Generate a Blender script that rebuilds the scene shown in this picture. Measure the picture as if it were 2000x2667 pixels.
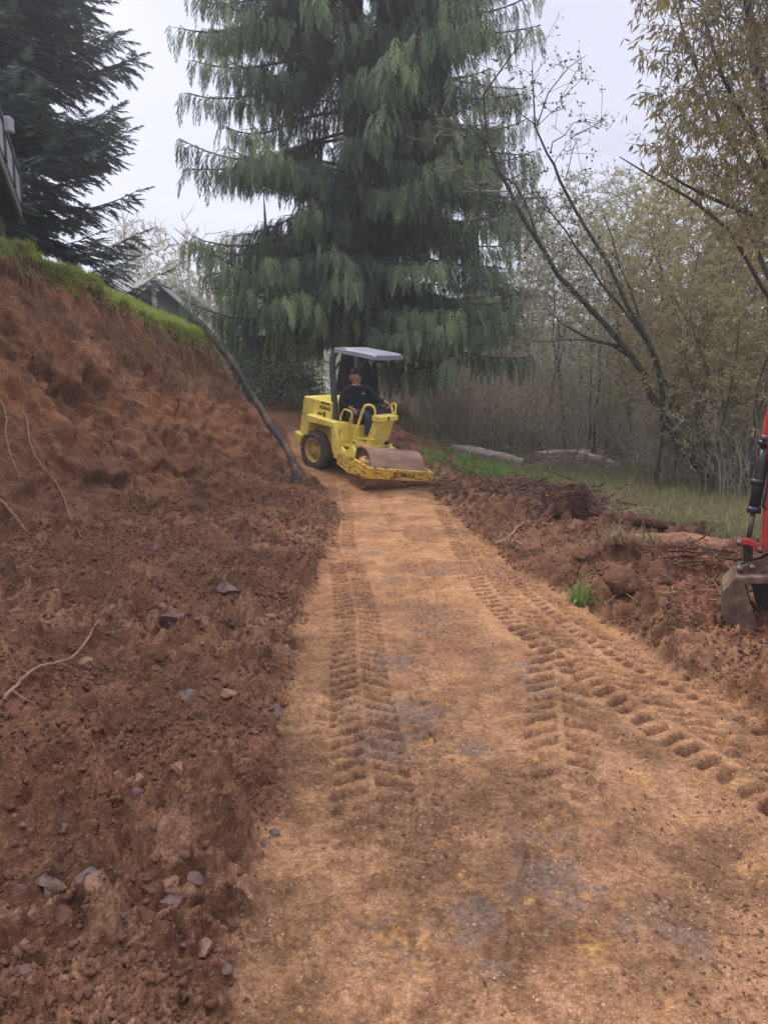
import bpy, math, random
import numpy as np
from mathutils import Matrix, Vector
R_ = math.radians
rng = np.random.default_rng(7)
random.seed(7)
sc = bpy.context.scene
for o in list(bpy.data.objects): bpy.data.objects.remove(o)
COL = sc.collection

# ---------------------------------------------------------------- camera
F = 2003.0; TH = math.atan((1333.5-1060)/F); CZ = 1.55
cam = bpy.data.cameras.new('camera'); camo = bpy.data.objects.new('camera', cam); COL.objects.link(camo)
camo.location = (0, 0, CZ); camo.rotation_euler = (math.pi/2-TH, 0, 0)
cam.sensor_fit = 'VERTICAL'; cam.sensor_height = 36; cam.lens = F/2667*36
cam.clip_start = .05; cam.clip_end = 3000
sc.camera = camo
# ---------------------------------------------------------------- world: overcast sky over a weak Nishita sky
w = bpy.data.worlds.new('World'); sc.world = w; w.use_nodes = True
nt = w.node_tree; nt.nodes.clear(); N = nt.nodes; L = nt.links
SUN_EL, SUN_AZ = 50, 305       # azimuth: direction the light comes from, clockwise from +Y
out = N.new('ShaderNodeOutputWorld'); bg = N.new('ShaderNodeBackground'); bg2 = N.new('ShaderNodeBackground'); add = N.new('ShaderNodeAddShader')
sky = N.new('ShaderNodeTexSky'); sky.sky_type = 'NISHITA'; sky.sun_disc = False
sky.sun_elevation = R_(SUN_EL); sky.sun_rotation = R_(SUN_AZ); sky.dust_density = 3
L.new(sky.outputs[0], bg.inputs[0]); bg.inputs[1].default_value = .05
tc = N.new('ShaderNodeTexCoord'); sep = N.new('ShaderNodeSeparateXYZ'); L.new(tc.outputs['Generated'], sep.inputs[0])
mr = N.new('ShaderNodeMapRange'); L.new(sep.outputs['Z'], mr.inputs['Value'])
mr.inputs['From Min'].default_value = .40; mr.inputs['From Max'].default_value = .95
mr.inputs['To Min'].default_value = .36; mr.inputs['To Max'].default_value = 1.35
mr.interpolation_type = 'SMOOTHSTEP'
mp = N.new('ShaderNodeMapping'); mp.inputs['Scale'].default_value = (1, 1, 2.6); L.new(tc.outputs['Generated'], mp.inputs[0])
nz = N.new('ShaderNodeTexNoise'); nz.inputs['Scale'].default_value = 2.6; nz.inputs['Detail'].default_value = 4; nz.inputs['Roughness'].default_value = .45; nz.inputs['Distortion'].default_value = .4
L.new(mp.outputs[0], nz.inputs['Vector'])
cr = N.new('ShaderNodeValToRGB'); L.new(nz.outputs[0], cr.inputs[0])
cr.color_ramp.elements[0].position = .35; cr.color_ramp.elements[0].color = (.82, .79, .95, 1)
cr.color_ramp.elements[1].position = .68; cr.color_ramp.elements[1].color = (1.15, 1.10, 1.24, 1)
L.new(cr.outputs[0], bg2.inputs[0]); L.new(mr.outputs[0], bg2.inputs[1])
L.new(bg.outputs[0], add.inputs[0]); L.new(bg2.outputs[0], add.inputs[1]); L.new(add.outputs[0], out.inputs[0])
# ---------------------------------------------------------------- sun behind the clouds
sl = bpy.data.lights.new('sun', 'SUN'); sl.energy = 1.5; sl.angle = R_(10); sl.color = (1, .93, .80)
so = bpy.data.objects.new('sun', sl); COL.objects.link(so)
so.rotation_euler = (math.pi/2-R_(SUN_EL), 0, math.pi-R_(SUN_AZ))
sc.view_settings.view_transform = 'Standard'; sc.view_settings.look = 'None'; sc.view_settings.gamma = 1
sc.view_settings.exposure = .70
sc.cycles.max_bounces = 5; sc.cycles.diffuse_bounces = 3; sc.cycles.glossy_bounces = 2; sc.cycles.transparent_max_bounces = 4; sc.cycles.volume_bounces = 0

# ---------------------------------------------------------------- projection helpers (photo pixel + distance -> place)
def ray(u, v):
    c, s = math.cos(TH), math.sin(TH); a = (u-1000)/F; b = (1333.5-v)/F
    return np.array([a, c+b*s, b*c-s])
def at(u, v, y):
    r = ray(u, v); return np.array([0, 0, CZ])+r*(y/r[1])

# ---------------------------------------------------------------- noise
_p = np.random.default_rng(3).permutation(256).astype(np.int32); _p = np.concatenate([_p, _p])
_g = np.random.default_rng(4).normal(size=(256, 3)).astype(np.float32); _g /= np.linalg.norm(_g, axis=1)[:, None]
def perlin(x, y, z=None):
    x = np.asarray(x, np.float32); y = np.asarray(y, np.float32)
    z = np.zeros_like(x) if z is None else np.asarray(z, np.float32)
    xi, yi, zi = np.floor(x), np.floor(y), np.floor(z)
    xf, yf, zf = x-xi, y-yi, z-zi
    xi = xi.astype(np.int32) & 255; yi = yi.astype(np.int32) & 255; zi = zi.astype(np.int32) & 255
    u, v, w_ = [t*t*t*(t*(t*6-15)+10) for t in (xf, yf, zf)]
    def g(a, b, c):
        h = _p[_p[_p[(xi+a) & 255]+((yi+b) & 255)]+((zi+c) & 255)]
        G = _g[h]; return G[..., 0]*(xf-a)+G[..., 1]*(yf-b)+G[..., 2]*(zf-c)
    x00 = g(0,0,0)*(1-u)+g(1,0,0)*u; x10 = g(0,1,0)*(1-u)+g(1,1,0)*u
    x01 = g(0,0,1)*(1-u)+g(1,0,1)*u; x11 = g(0,1,1)*(1-u)+g(1,1,1)*u
    return ((x00*(1-v)+x10*v)*(1-w_)+(x01*(1-v)+x11*v)*w_)*1.6
from concurrent.futures import ThreadPoolExecutor
_ex = ThreadPoolExecutor(4)
def _par(fn):
    def g(x, y, *a, **k):
        x = np.asarray(x); y = np.asarray(y)
        if x.size < 60000: return fn(x, y, *a, **k)
        sh = x.shape; xs = np.array_split(x.ravel(), 12); ys_ = np.array_split(np.broadcast_to(y, sh).ravel(), 12)
        if a and isinstance(a[0], np.ndarray): az = np.array_split(np.broadcast_to(a[0], sh).ravel(), 12)
        else: az = [a[0] if a else None]*12
        if fn.__name__ == 'perlin': res = list(_ex.map(lambda q: fn(*q), zip(xs, ys_, az)))
        else: res = list(_ex.map(lambda q: fn(q[0], q[1], *a, **k), zip(xs, ys_)))
        return np.concatenate(res).reshape(sh)
    return g
perlin = _par(perlin)
def fbm(x, y, z=None, o=4, lac=2.1, gain=.5):
    s = 0; a = 1; f = 1
    for i in range(o):
        s = s+a*perlin(x*f+i*13.7, y*f-i*7.3, None if z is None else z*f+i*3.1); a *= gain; f *= lac
    return s
def clods(x, y, cell, seed=0, dens=.8, z=None):
    """height of half buried lumps, one per cell at most; returns height in units of the cell"""
    X = np.asarray(x, np.float32)/cell; Y = np.asarray(y, np.float32)/cell
    xi = np.floor(X).astype(np.int64); yi = np.floor(Y).astype(np.int64)
    h = np.zeros(X.shape, np.float32)
    for a in (-1, 0, 1):
        for b in (-1, 0, 1):
            cx = xi+a; cy = yi+b
            q = (cx*73856093 ^ cy*19349663 ^ (seed*83492791)) & 0xffffff
            q = (q*1103515245+12345) & 0x7fffffff
            r1 = ((q >> 3) & 1023)/1023.; r2 = ((q >> 11) & 1023)/1023.
            q = (q*1103515245+12345) & 0x7fffffff
            r3 = ((q >> 5) & 1023)/1023.; r4 = ((q >> 14) & 1023)/1023.
            rad = .18+.42*r3*r3; on = (r4 < dens)
            el = .6+.8*((q >> 20) & 63)/63.
            dx = X-(cx+r1); dy = (Y-(cy+r2))*el
            d2 = rad*rad-dx*dx-dy*dy
            h = np.maximum(h, np.where(on & (d2 > 0), np.sqrt(np.maximum(d2, 0)), 0).astype(np.float32))
    return h
clods = _par(clods)
def ss(a, b, x):
    t = np.clip((np.asarray(x)-a)/(b-a), 0, 1); return t*t*(3-2*t)

# ---------------------------------------------------------------- object helpers
def tag(o, label=None, cat=None, group=None, kind=None):
    if label: o['label'] = label
    if cat: o['category'] = cat
    if group: o['group'] = group
    if kind: o['kind'] = kind
    return o
def empty(name, loc=(0, 0, 0), label=None, cat=None, group=None, rot=(0, 0, 0)):
    o = bpy.data.objects.new(name, None); COL.objects.link(o); o.location = [float(v) for v in loc]; o.rotation_euler = rot
    o.empty_display_size = .1
    return tag(o, label, cat, group)
def npmesh(name, V, Fq, smooth=True):
    """V (n,3), Fq list of int arrays (m,3) or (m,4)"""
    me = bpy.data.meshes.new(name); V = np.asarray(V, np.float32)
    if not isinstance(Fq, (list, tuple)): Fq = [Fq]
    Fq = [np.asarray(f, np.int32) for f in Fq if len(f)]
    me.vertices.add(len(V)); me.vertices.foreach_set('co', V.ravel())
    lt = np.concatenate([np.full(len(f), f.shape[1], np.int32) for f in Fq]); li = np.concatenate([f.ravel() for f in Fq])
    me.loops.add(len(li)); me.loops.foreach_set('vertex_index', li)
    me.polygons.add(len(lt)); st = np.concatenate([[0], np.cumsum(lt)[:-1]]).astype(np.int32)
    me.polygons.foreach_set('loop_start', st); me.polygons.foreach_set('loop_total', lt)
    me.polygons.foreach_set('use_smooth', np.full(len(lt), smooth)); me.update(calc_edges=True)
    return me
def mkobj(name, me, mat=None, parent=None, loc=None):
    o = bpy.data.objects.new(name, me); COL.objects.link(o)
    if mat is not None: me.materials.append(mat)
    if parent is not None: o.parent = parent
    if loc is not None: o.location = [float(v) for v in loc]
    return o
def fattr(me, name, vals):
    a = me.attributes.new(name, 'FLOAT', 'POINT'); a.data.foreach_set('value', np.asarray(vals, np.float32))

class MB:
    """collects shapes, builds ONE mesh object"""
    def __init__(s): s.V = []; s.Q = []; s.T = []; s.P = []; s.n = 0
    def add(s, V, faces):
        V = np.asarray(V, float)
        for f in faces: s.P.append([i+s.n for i in f])
        s.V.append(V); s.n += len(V)
    def box(s, c, d, M=None):
        c = np.array(c, float); d = np.array(d, float)/2
        V = np.array([[x, y, z] for x in (-1, 1) for y in (-1, 1) for z in (-1, 1)])*d
        if M is not None: V = V@np.array(M).T
        s.add(V+c, [(0,1,3,2),(4,6,7,5),(0,4,5,1),(2,3,7,6),(0,2,6,4),(1,5,7,3)])
    def prism(s, poly, axis, a, b, conv=lambda p: p):
        """polygon in the plane across axis (xz for axis 1), from a to b"""
        n = len(poly); V = []
        for t in (a, b):
            for p, q in poly:
                V.append({0: (t, p, q), 1: (p, t, q), 2: (p, q, t)}[axis])
        s.add([conv(np.array(v, float)) for v in V], [tuple(range(n))[::-1], tuple(range(n, 2*n))]+[(i, (i+1) % n, n+(i+1) % n, n+i) for i in range(n)])
    def tube(s, pts, r, k=8, cap=True, flat=None):
        pts = np.array(pts, float); n = len(pts)
        r = np.full(n, r) if np.isscalar(r) else np.array(r, float)
        T = np.gradient(pts, axis=0); T /= np.linalg.norm(T, axis=1)[:, None]+1e-9
        up = np.array([0, 0, 1.]) if abs(T[0, 2]) < .9 else np.array([0, 1., 0])
        a = np.cross(T[0], up); a /= np.linalg.norm(a); V = []
        for i in range(n):
            a = a-T[i]*(a@T[i]); a /= np.linalg.norm(a)+1e-9; b = np.cross(T[i], a)
            for j in range(k):
                t = 2*math.pi*j/k; V.append(pts[i]+r[i]*(math.cos(t)*a+math.sin(t)*b))
        fs = [(i*k+j, i*k+(j+1) % k, (i+1)*k+(j+1) % k, (i+1)*k+j) for i in range(n-1) for j in range(k)]
        if cap: fs += [tuple(range(k))[::-1], tuple(range((n-1)*k, n*k))]
        s.add(V, fs)
    def lathe(s, prof, axis_o, axis_d, k=32):
        """prof [(r, t)] revolved about the axis"""
        d = np.array(axis_d, float); d /= np.linalg.norm(d); o = np.array(axis_o, float)
        up = np.array([0, 0, 1.]) if abs(d[2]) < .9 else np.array([1., 0, 0])
        a = np.cross(d, up); a /= np.linalg.norm(a); b = np.cross(d, a); V = []; n = len(prof)
        for r, t in prof:
            for j in range(k):
                th = 2*math.pi*j/k; V.append(o+d*t+r*(math.cos(th)*a+math.sin(th)*b))
        s.add(V, [(i*k+j, i*k+(j+1) % k, (i+1)*k+(j+1) % k, (i+1)*k+j) for i in range(n-1) for j in range(k)])
    def build(s, name, mat, parent=None, smooth=False, bevel=0, label=None):
        me = bpy.data.meshes.new(name); me.from_pydata([tuple(v) for v in np.concatenate(s.V)], [], s.P); me.update()
        o = mkobj(name, me, mat, parent)
        if smooth:
            me.polygons.foreach_set('use_smooth', [True]*len(me.polygons))
        if bevel:
            b = o.modifiers.new('bevel', 'BEVEL'); b.width = bevel; b.segments = 2; b.limit_method = 'ANGLE'; b.angle_limit = R_(40)
        if label: o['label'] = label
        return o
def apply_mods(o):
    dg = bpy.context.evaluated_depsgraph_get(); e = o.evaluated_get(dg)
    me = bpy.data.meshes.new_from_object(e); o.modifiers.clear(); o.data = me; return o

# ---------------------------------------------------------------- material helpers
def mat(name, col, rough=.7, metal=0, spec=.5):
    m = bpy.data.materials.new(name); m.use_nodes = True; b = m.node_tree.nodes['Principled BSDF']
    b.inputs['Base Color'].default_value = (*col, 1); b.inputs['Roughness'].default_value = rough; b.inputs['Metallic'].default_value = metal
    b.inputs['Specular IOR Level'].default_value = spec
    return m, m.node_tree, b
def noise_mat(name, stops, scale=5, detail=4, rough=.8, bump=0, bscale=None, metal=0, spec=.3, coord='Object', stretch=None, dist=0):
    m, t, b = mat(name, stops[0][1], rough, metal, spec); n = t.nodes; l = t.links
    tc = n.new('ShaderNodeTexCoord'); src = tc.outputs[coord]
    if stretch: mp = n.new('ShaderNodeMapping'); mp.inputs['Scale'].default_value = stretch; l.new(src, mp.inputs[0]); src = mp.outputs[0]
    nz = n.new('ShaderNodeTexNoise'); nz.inputs['Scale'].default_value = scale; nz.inputs['Detail'].default_value = detail; nz.inputs['Roughness'].default_value = .6; nz.inputs['Distortion'].default_value = dist
    l.new(src, nz.inputs['Vector'])
    cr = n.new('ShaderNodeValToRGB'); l.new(nz.outputs[0], cr.inputs[0]); e = cr.color_ramp.elements
    while len(e) < len(stops): e.new(.5)
    for i, (p, c) in enumerate(stops): e[i].position = p; e[i].color = (*c, 1)
    l.new(cr.outputs[0], b.inputs['Base Color'])
    if bump:
        nb = n.new('ShaderNodeTexNoise'); nb.inputs['Scale'].default_value = bscale or scale*6; nb.inputs['Detail'].default_value = 5; l.new(src, nb.inputs['Vector'])
        bp = n.new('ShaderNodeBump'); bp.inputs['Strength'].default_value = bump; bp.inputs['Distance'].default_value = .02; l.new(nb.outputs[0], bp.inputs['Height']); l.new(bp.outputs[0], b.inputs['Normal'])
    return m
def leaf_mat(name, c0, c1, rough=.6, trans=.25, nscale=1.2, c2=None):
    """two-sided leaves, colour by the 'tint' attribute and a slow noise"""
    m = bpy.data.materials.new(name); m.use_nodes = True; t = m.node_tree; n = t.nodes; l = t.links; n.clear()
    o = n.new('ShaderNodeOutputMaterial'); at_ = n.new('ShaderNodeAttribute'); at_.attribute_name = 'tint'
    tc = n.new('ShaderNodeTexCoord'); nz = n.new('ShaderNodeTexNoise'); nz.inputs['Scale'].default_value = nscale; nz.inputs['Detail'].default_value = 3; l.new(tc.outputs['Object'], nz.inputs['Vector'])
    ma = n.new('ShaderNodeMath'); ma.operation = 'MULTIPLY_ADD'; l.new(nz.outputs[0], ma.inputs[0]); ma.inputs[1].default_value = 1.4; ma.inputs[2].default_value = -.7
    ad = n.new('ShaderNodeMath'); ad.operation = 'ADD'; l.new(at_.outputs['Fac'], ad.inputs[0]); l.new(ma.outputs[0], ad.inputs[1])
    cr = n.new('ShaderNodeValToRGB'); l.new(ad.outputs[0], cr.inputs[0]); e = cr.color_ramp.elements
    e[0].position = .1; e[0].color = (*c0, 1); e[1].position = .9; e[1].color = (*c1, 1)
    if c2 is not None: x = e.new(.985); x.color = (*c2, 1); e[1].position = .8
    d = n.new('ShaderNodeBsdfPrincipled'); d.inputs['Roughness'].default_value = rough; d.inputs['Specular IOR Level'].default_value = .25; l.new(cr.outputs[0], d.inputs['Base Color'])
    tr = n.new('ShaderNodeBsdfTranslucent'); l.new(cr.outputs[0], tr.inputs[0])
    mx = n.new('ShaderNodeMixShader'); mx.inputs[0].default_value = trans; l.new(d.outputs[0], mx.inputs[1]); l.new(tr.outputs[0], mx.inputs[2]); l.new(mx.outputs[0], o.inputs[0])
    return m
M = {}
M['bark'] = noise_mat('bark', [(.3, (.035, .028, .022)), (.7, (.12, .10, .085))], 8, 6, .9, .6, stretch=(1, 1, .3))
M['bark_moss'] = noise_mat('mossy_bark', [(.3, (.028, .024, .018)), (.55, (.07, .06, .045)), (.75, (.13, .13, .09))], 9, 6, .95, .6)
M['twig'] = noise_mat('twig', [(.3, (.15, .115, .090)), (.7, (.38, .31, .25))], 3, 3, .9)
M['twig_pale'] = noise_mat('pale_twig', [(.3, (.27, .22, .17)), (.7, (.58, .50, .40))], 3, 3, .9)
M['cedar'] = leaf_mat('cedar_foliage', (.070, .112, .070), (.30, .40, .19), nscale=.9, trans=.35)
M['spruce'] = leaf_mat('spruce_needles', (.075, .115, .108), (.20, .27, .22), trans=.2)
M['willow'] = leaf_mat('willow_leaves', (.14, .135, .065), (.34, .29, .11), trans=.35, c2=(.33, .17, .06), nscale=.8)
M['alder'] = leaf_mat('alder_leaves', (.05, .055, .025), (.10, .11, .045), trans=.3)
M['olive'] = leaf_mat('olive_leaves', (.32, .30, .14), (.60, .53, .24), trans=.35, nscale=.6)
M['greyleaf'] = leaf_mat('grey_green_leaves', (.27, .29, .18), (.52, .52, .32), trans=.35, nscale=.6)
M['brushleaf'] = leaf_mat('brush_leaves', (.30, .25, .16), (.60, .53, .36), trans=.3, nscale=.9)
M['laurel'] = leaf_mat('laurel_leaves', (.07, .11, .055), (.34, .42, .26), rough=.35, trans=.1, nscale=2)
M['grass'] = leaf_mat('lawn_blades', (.20, .28, .045), (.48, .54, .14), trans=.3, nscale=.9, c2=(.45, .38, .17))
M['meadow'] = leaf_mat('meadow_blades', (.11, .14, .045), (.40, .34, .18), trans=.3, nscale=.7)
M['lush'] = leaf_mat('lush_grass', (.10, .20, .04), (.30, .43, .12), trans=.3, nscale=1)
M['straw'] = leaf_mat('straw', (.22, .16, .085), (.42, .34, .20), trans=.2, nscale=1)
M['root'] = noise_mat('root_bark', [(.3, (.17, .085, .055)), (.7, (.40, .25, .16))], 14, 4, .85, .4)
M['rootdark'] = noise_mat('dark_root', [(.3, (.06, .03, .02)), (.7, (.19, .10, .065))], 14, 4, .9, .4)
# ================================================================ TERRAIN
def hpath(x, y):
    A = .18*(y-12.7)-.10*np.clip(x, -4, 1.5)
    z = .12*np.logaddexp(0, np.clip(A/.12, -30, 60))
    z = np.where(y > 20.5, np.minimum(z, .12*np.logaddexp(0, (.18*7.8-.10*np.clip(x, -4, 1.5))/.12)+.02*(y-20.5)), z)
    return z*(1-ss(0, 2.6, x-np.interp(y, [0, 12, 14, 18, 21, 30], [2.5, 1.4, 1.0, .1, -.3, -.5])))
def on_ground(u, v):
    r = ray(u, v); t = -CZ/r[2]
    for _ in range(30):
        p = r*t; z = float(hpath(np.array(p[0]), np.array(p[1]))); t2 = (z-CZ)/r[2]; t = .6*t+.4*t2
    return (r*t)[:2]
LE = [on_ground(a*1.2056, b*1.2056) for a, b in [(520,2200),(560,2050),(600,1850),(622,1700),(640,1550),(648,1400),(668,1320),(690,1250),(712,1180),(738,1105),(700,1055)]]
RE = [on_ground(a*1.2056, b*1.2056) for a, b in [(1659,1590),(1560,1510),(1450,1440),(1360,1380),(1270,1325),(1190,1275),(1110,1228),(1040,1170),(990,1125),(950,1085),(925,1060)]]
LEy = np.array([p[1] for p in LE]+[14.8, 17, 20, 24]); LEx = np.array([p[0] for p in LE]+[-1.7, -2.1, -3.4, -5.6])
REy = np.array([1.0, 2.0]+[p[1] for p in RE]+[15.5, 18, 21, 24]); REx = np.array([2.3, 1.95]+[p[0] for p in RE]+[.35, -.5, -1.6, -3.0])
i_ = np.argsort(LEy); LEy, LEx = LEy[i_], LEx[i_]; i_ = np.argsort(REy); REy, REx = REy[i_], REx[i_]
# the cut bank: a nose of subsoil under a lawn
C0 = np.array([-5.4, 11.2]); SD = np.array([.6, .8]); ND = np.array([.8, -.6]); E0 = np.array([-3.10, 13.64]); EN = np.array([.9, .43])
def smin(a, b, k):
    h = np.clip(.5+.5*(b-a)/k, 0, 1); return b*(1-h)+a*h-k*h*(1-h)
def bank(x, y):
    s = (x-C0[0])*SD[0]+(y-C0[1])*SD[1]; d1 = (x-C0[0])*ND[0]+(y-C0[1])*ND[1]
    d1 = d1+.16*perlin(s*.9, s*0+2)+.07*perlin(s*2.7, s*0+5)
    n = np.maximum(-d1, 0)
    top = 3.72-.30*np.clip(s, -6, 6)*np.exp(-n/4)+.34*2.2*(1-np.exp(-n/2.2))+.055*n
    dd = np.maximum(d1, -.3)
    face = 3.72-.30*np.clip(s, -6, 6)-1.5*dd-.16*np.minimum(dd, 1.2)+.04
    d2 = (x-E0[0])*EN[0]+(y-E0[1])*EN[1]+.08*perlin(x*2, y*2)
    end = 2.95-1.75*np.maximum(d2, -3)-.1*np.clip(-d2, 0, 1)
    return smin(smin(top, face, .16), end, .22), d1, d2, s, top, face
def HB(x, y):
    """base height without small relief"""
    x = np.asarray(x, np.float64); y = np.asarray(y, np.float64)
    g = hpath(x, y)
    le = np.interp(y, LEy, LEx); re = np.interp(y, REy, REx)
    left = ss(0, .35, le-x)*(.06+.035*np.clip(le-x, 0, 3))*(1-ss(12, 14, y))
    left = left+.42*np.exp(-((x+2.75)/.75)**2-((y-3.9)/1.1)**2)
    right = ss(0, .5, x-re)*(.14+.10*perlin(x*.8+3, y*.7))*(1-ss(1.4, 3.0, x-re))
    right = right-.11*np.exp(-((x-2.55)/.7)**2-((y-4.9)/.6)**2)+.12*np.exp(-((x-2.9)/.7)**2-((y-3.7)/.6)**2)+.10*np.exp(-((x-2.0)/.5)**2-((y-8.2)/.7)**2)
    g = g+left+right+.03*perlin(x*.35, y*.35)*ss(1, 6, np.abs(x))
    g = g-.12*ss(3, 6, x)*ss(8, 12, y)
    b, d1, d2, s, top, face = bank(x, y)
    k = .30
    h = np.clip(.5+.5*(g-b)/k, 0, 1)
    z = b*(1-h)+g*h+k*h*(1-h)
    far = ss(40, 400, np.hypot(x, y))
    return z-far*2.0, g, b, d1, d2, s, top, le, re
def ground_z(x, y):
    return float(HB(np.array([float(x)]), np.array([float(y)]))[0][0])
TR = [([(.95,12.),(.95,9),(.93,7.5),(.95,6.3),(1.05,5.3),(1.25,4.4),(1.5,3.3),(1.8,2.2),(2,1)], .17, .125, 1.15),
      ([(-.8,13.5),(-.62,11.5),(-.52,9),(-.32,7),(-.2,5.6),(-.15,4.4),(-.05,3),(.05,1)], .16, .12, 1.2),
      ([(.0,13),(.12,11),(.30,8.5),(.42,6.3),(.30,4.8),(.25,3.6),(.35,2),(.4,1)], .12, .10, .32),
      ([(1.22,10.5),(1.24,9),(1.22,7.5),(1.27,6.3),(1.4,5.3),(1.62,4.4),(1.95,3.3),(2.2,2.5)], .11, .115, .95),
      ([(1.15,5),(.95,4),(.75,3),(.6,2.2),(.5,1)], .17, .15, .75),
      ([(-.35,4.2),(-.38,3.2),(-.42,2.4),(-.4,1)], .13, .16, .6),
      ([(-.75,8),(-.70,6.5),(-.66,5),(-.62,4),(-.5,2)], .10, .10, .45)]
def terrain():
    ys = [-.3]; 
    while ys[-1] < 900:
        y = ys[-1]; a = max(abs(y), 1.2)
        d = .0036*a if y < 8.2 else .0185 if y < 14.6 else .05 if y < 22 else .12 if y < 32 else y*.03
        ys.append(y+d)
    ys = np.array(ys); nu = 820; u = np.linspace(-1, 1, nu); gu = .42*u+.58*u**3
    Y, G = np.meshgrid(ys, gu, indexing='ij'); X = G*(1.6+.95*np.abs(Y)); X = X.astype(np.float64)
    Z, g, b, d1, d2, s, top, le, re = HB(X, Y)
    isb = ss(-.15, .25, b-g)                                  # bank region
    lawn = isb*ss(-.02, .10, -d1)*ss(-.02, .10, -d2)
    lawn = np.maximum(lawn, isb*ss(14.5, 16, Y)*ss(0, .4, d2)*.0)
    edgeL = le-X+.10*perlin(X*1.3, Y*1.3)+.05*perlin(X*5, Y*5); edgeR = X-re+.06*perlin(X*1.5+9, Y*1.5)+.03*perlin(X*6, Y*6)
    loose = np.maximum(ss(-.06, .10, edgeL), ss(-.03, .07, edgeR))
    path = 1-loose
    xg = np.interp(Y, [0, 6, 8, 12, 16, 20, 25, 40], [4.6, 4.1, 3.9, 3.1, 2.3, 1.5, .8, 0])
    meadow = ss(-.15, .35, X-xg+.25*perlin(X*1.1, Y*1.1))*(1-isb)
    back = ss(18, 20, Y)*ss(-.1, .4, np.maximum(X-re, le-X))*(1-lawn)
    meadow = np.maximum(meadow, back*(1-isb*ss(0,.3,2.5-Y*0)))
    far = ss(24, 30, Y); meadow = np.maximum(meadow, far)
    # normals of the base surface
    P = np.stack([X, Y, Z], -1)
    du = np.gradient(P, axis=1); dv = np.gradient(P, axis=0); Nn = np.cross(du, dv); Nn /= np.linalg.norm(Nn, axis=-1)[..., None]+1e-12
    near = 1-ss(16, 24, Y)
    D = np.zeros_like(X)
    # --- loose soil: lumps at several sizes
    lo = loose*(1-isb)*near*(1-.6*meadow)
    rough = .55+.45*ss(-.3, .4, fbm(X*.9, Y*.9, o=3))
    cl = .36*clods(X, Y, .36, 1, .35)*.36+.55*clods(X+.03*perlin(X*9, Y*9), Y, .15, 2, .6)*.15+.75*clods(X, Y, .065, 3, .8)*.065+.7*clods(X, Y, .032, 4, .8)*.032*(Y < 8)
    D += lo*rough*(cl*2.1+.050*fbm(X*2.2, Y*2.2, o=5, gain=.6)+.012*fbm(X*28, Y*28, o=3, gain=.7)+.03*(ss(.6, 1, 1-np.abs(perlin(X*5+2*perlin(X*2, Y*2), Y*5)))-.4))
    # the left foot of the bank keeps more rubble
    # --- packed path
    dk = ss(.02, .42, fbm(X*1.4+3, Y*.9-2, o=4, gain=.6))                     # loosened, darker, damper patches
    dk = np.maximum(dk*.9, ss(.25, .6, np.abs(X-.9-.25*(4-Y))*-1+.75)*ss(3.6, 2.2, Y)*ss(-.3, .3, perlin(X*3, Y*3))) 
    pr = .016*fbm(X*1.1, Y*.8, o=3)+.0028*fbm(X*22, Y*22, o=3, gain=.6)+dk*(.006*fbm(X*9, Y*9, o=3)+.35*clods(X, Y, .05, 8, .5)*.05*(Y < 9))
    rid = 1-np.abs(perlin(X*2.3+.4*perlin(X*3, Y*3), Y*1.7+8)); pr -= .012*ss(.93, 1.0, rid)*ss(0, .5, perlin(X*.8, Y*.8)+.2)
    rid2 = 1-np.abs(perlin(X*6+1.2*perlin(X*2, Y*2), Y*5+3)); pr -= .007*ss(.90, 1.0, rid2)*ss(-.1, .3, perlin(X*1.3+5, Y*1.3))
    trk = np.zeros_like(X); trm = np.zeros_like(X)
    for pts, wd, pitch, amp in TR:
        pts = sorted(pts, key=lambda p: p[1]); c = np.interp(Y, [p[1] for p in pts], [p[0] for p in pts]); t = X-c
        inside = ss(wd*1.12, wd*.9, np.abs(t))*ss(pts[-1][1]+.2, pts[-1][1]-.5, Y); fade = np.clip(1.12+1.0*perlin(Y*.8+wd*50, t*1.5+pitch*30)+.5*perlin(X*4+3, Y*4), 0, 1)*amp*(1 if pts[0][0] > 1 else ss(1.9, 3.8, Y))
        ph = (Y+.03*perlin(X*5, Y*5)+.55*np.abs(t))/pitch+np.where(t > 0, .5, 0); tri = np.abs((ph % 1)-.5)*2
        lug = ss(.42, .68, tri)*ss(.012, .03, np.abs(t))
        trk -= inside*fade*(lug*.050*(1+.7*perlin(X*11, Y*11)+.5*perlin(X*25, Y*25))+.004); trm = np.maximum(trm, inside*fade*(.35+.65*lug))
    pr -= .022*ss(.28, .05, np.abs(X-1.12-.05*(Y-2.5)+.05*perlin(Y*1.3, X*0)))*ss(4.4, 3.2, Y); pr += trk+.006*ss(.1, .5, trm)*perlin(X*14, Y*14)
    D += path*(1-isb)*near*(1-meadow)*(pr+.006*fbm(X*6, Y*6, o=4, gain=.6))
    # imprint of tracks on loose soil at left
    t = X+1.28+.02*Y; ins = ss(.2, .16, np.abs(t))*ss(3.0, 3.3, Y)*ss(5.2, 4.2, Y)
    D += ins*(.018*np.sin(Y/.10*2*math.pi*1.0)-.02)
    # --- the bank face: slumps, flutes, hollows, small crumbs (3-D noise, along the normal)
    fz = isb*(1-lawn)*near; Zs = Z
    across = s+.12*perlin(s*1.5, Zs*1.5)
    acr = across+.38*Zs; fl = fbm(acr*1.4, Zs*.35, Y*0+.5, o=4, gain=.55); st_ = fbm(acr*7, Zs*1.3, d1, o=3, gain=.6)
    rg = 1-np.abs(perlin(acr*1.7+4, Zs*.35, d1*.3)); rg2 = 1-np.abs(perlin(acr*4.6+4, Zs*.8, d1*.6))
    hol = np.zeros_like(X)
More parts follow.
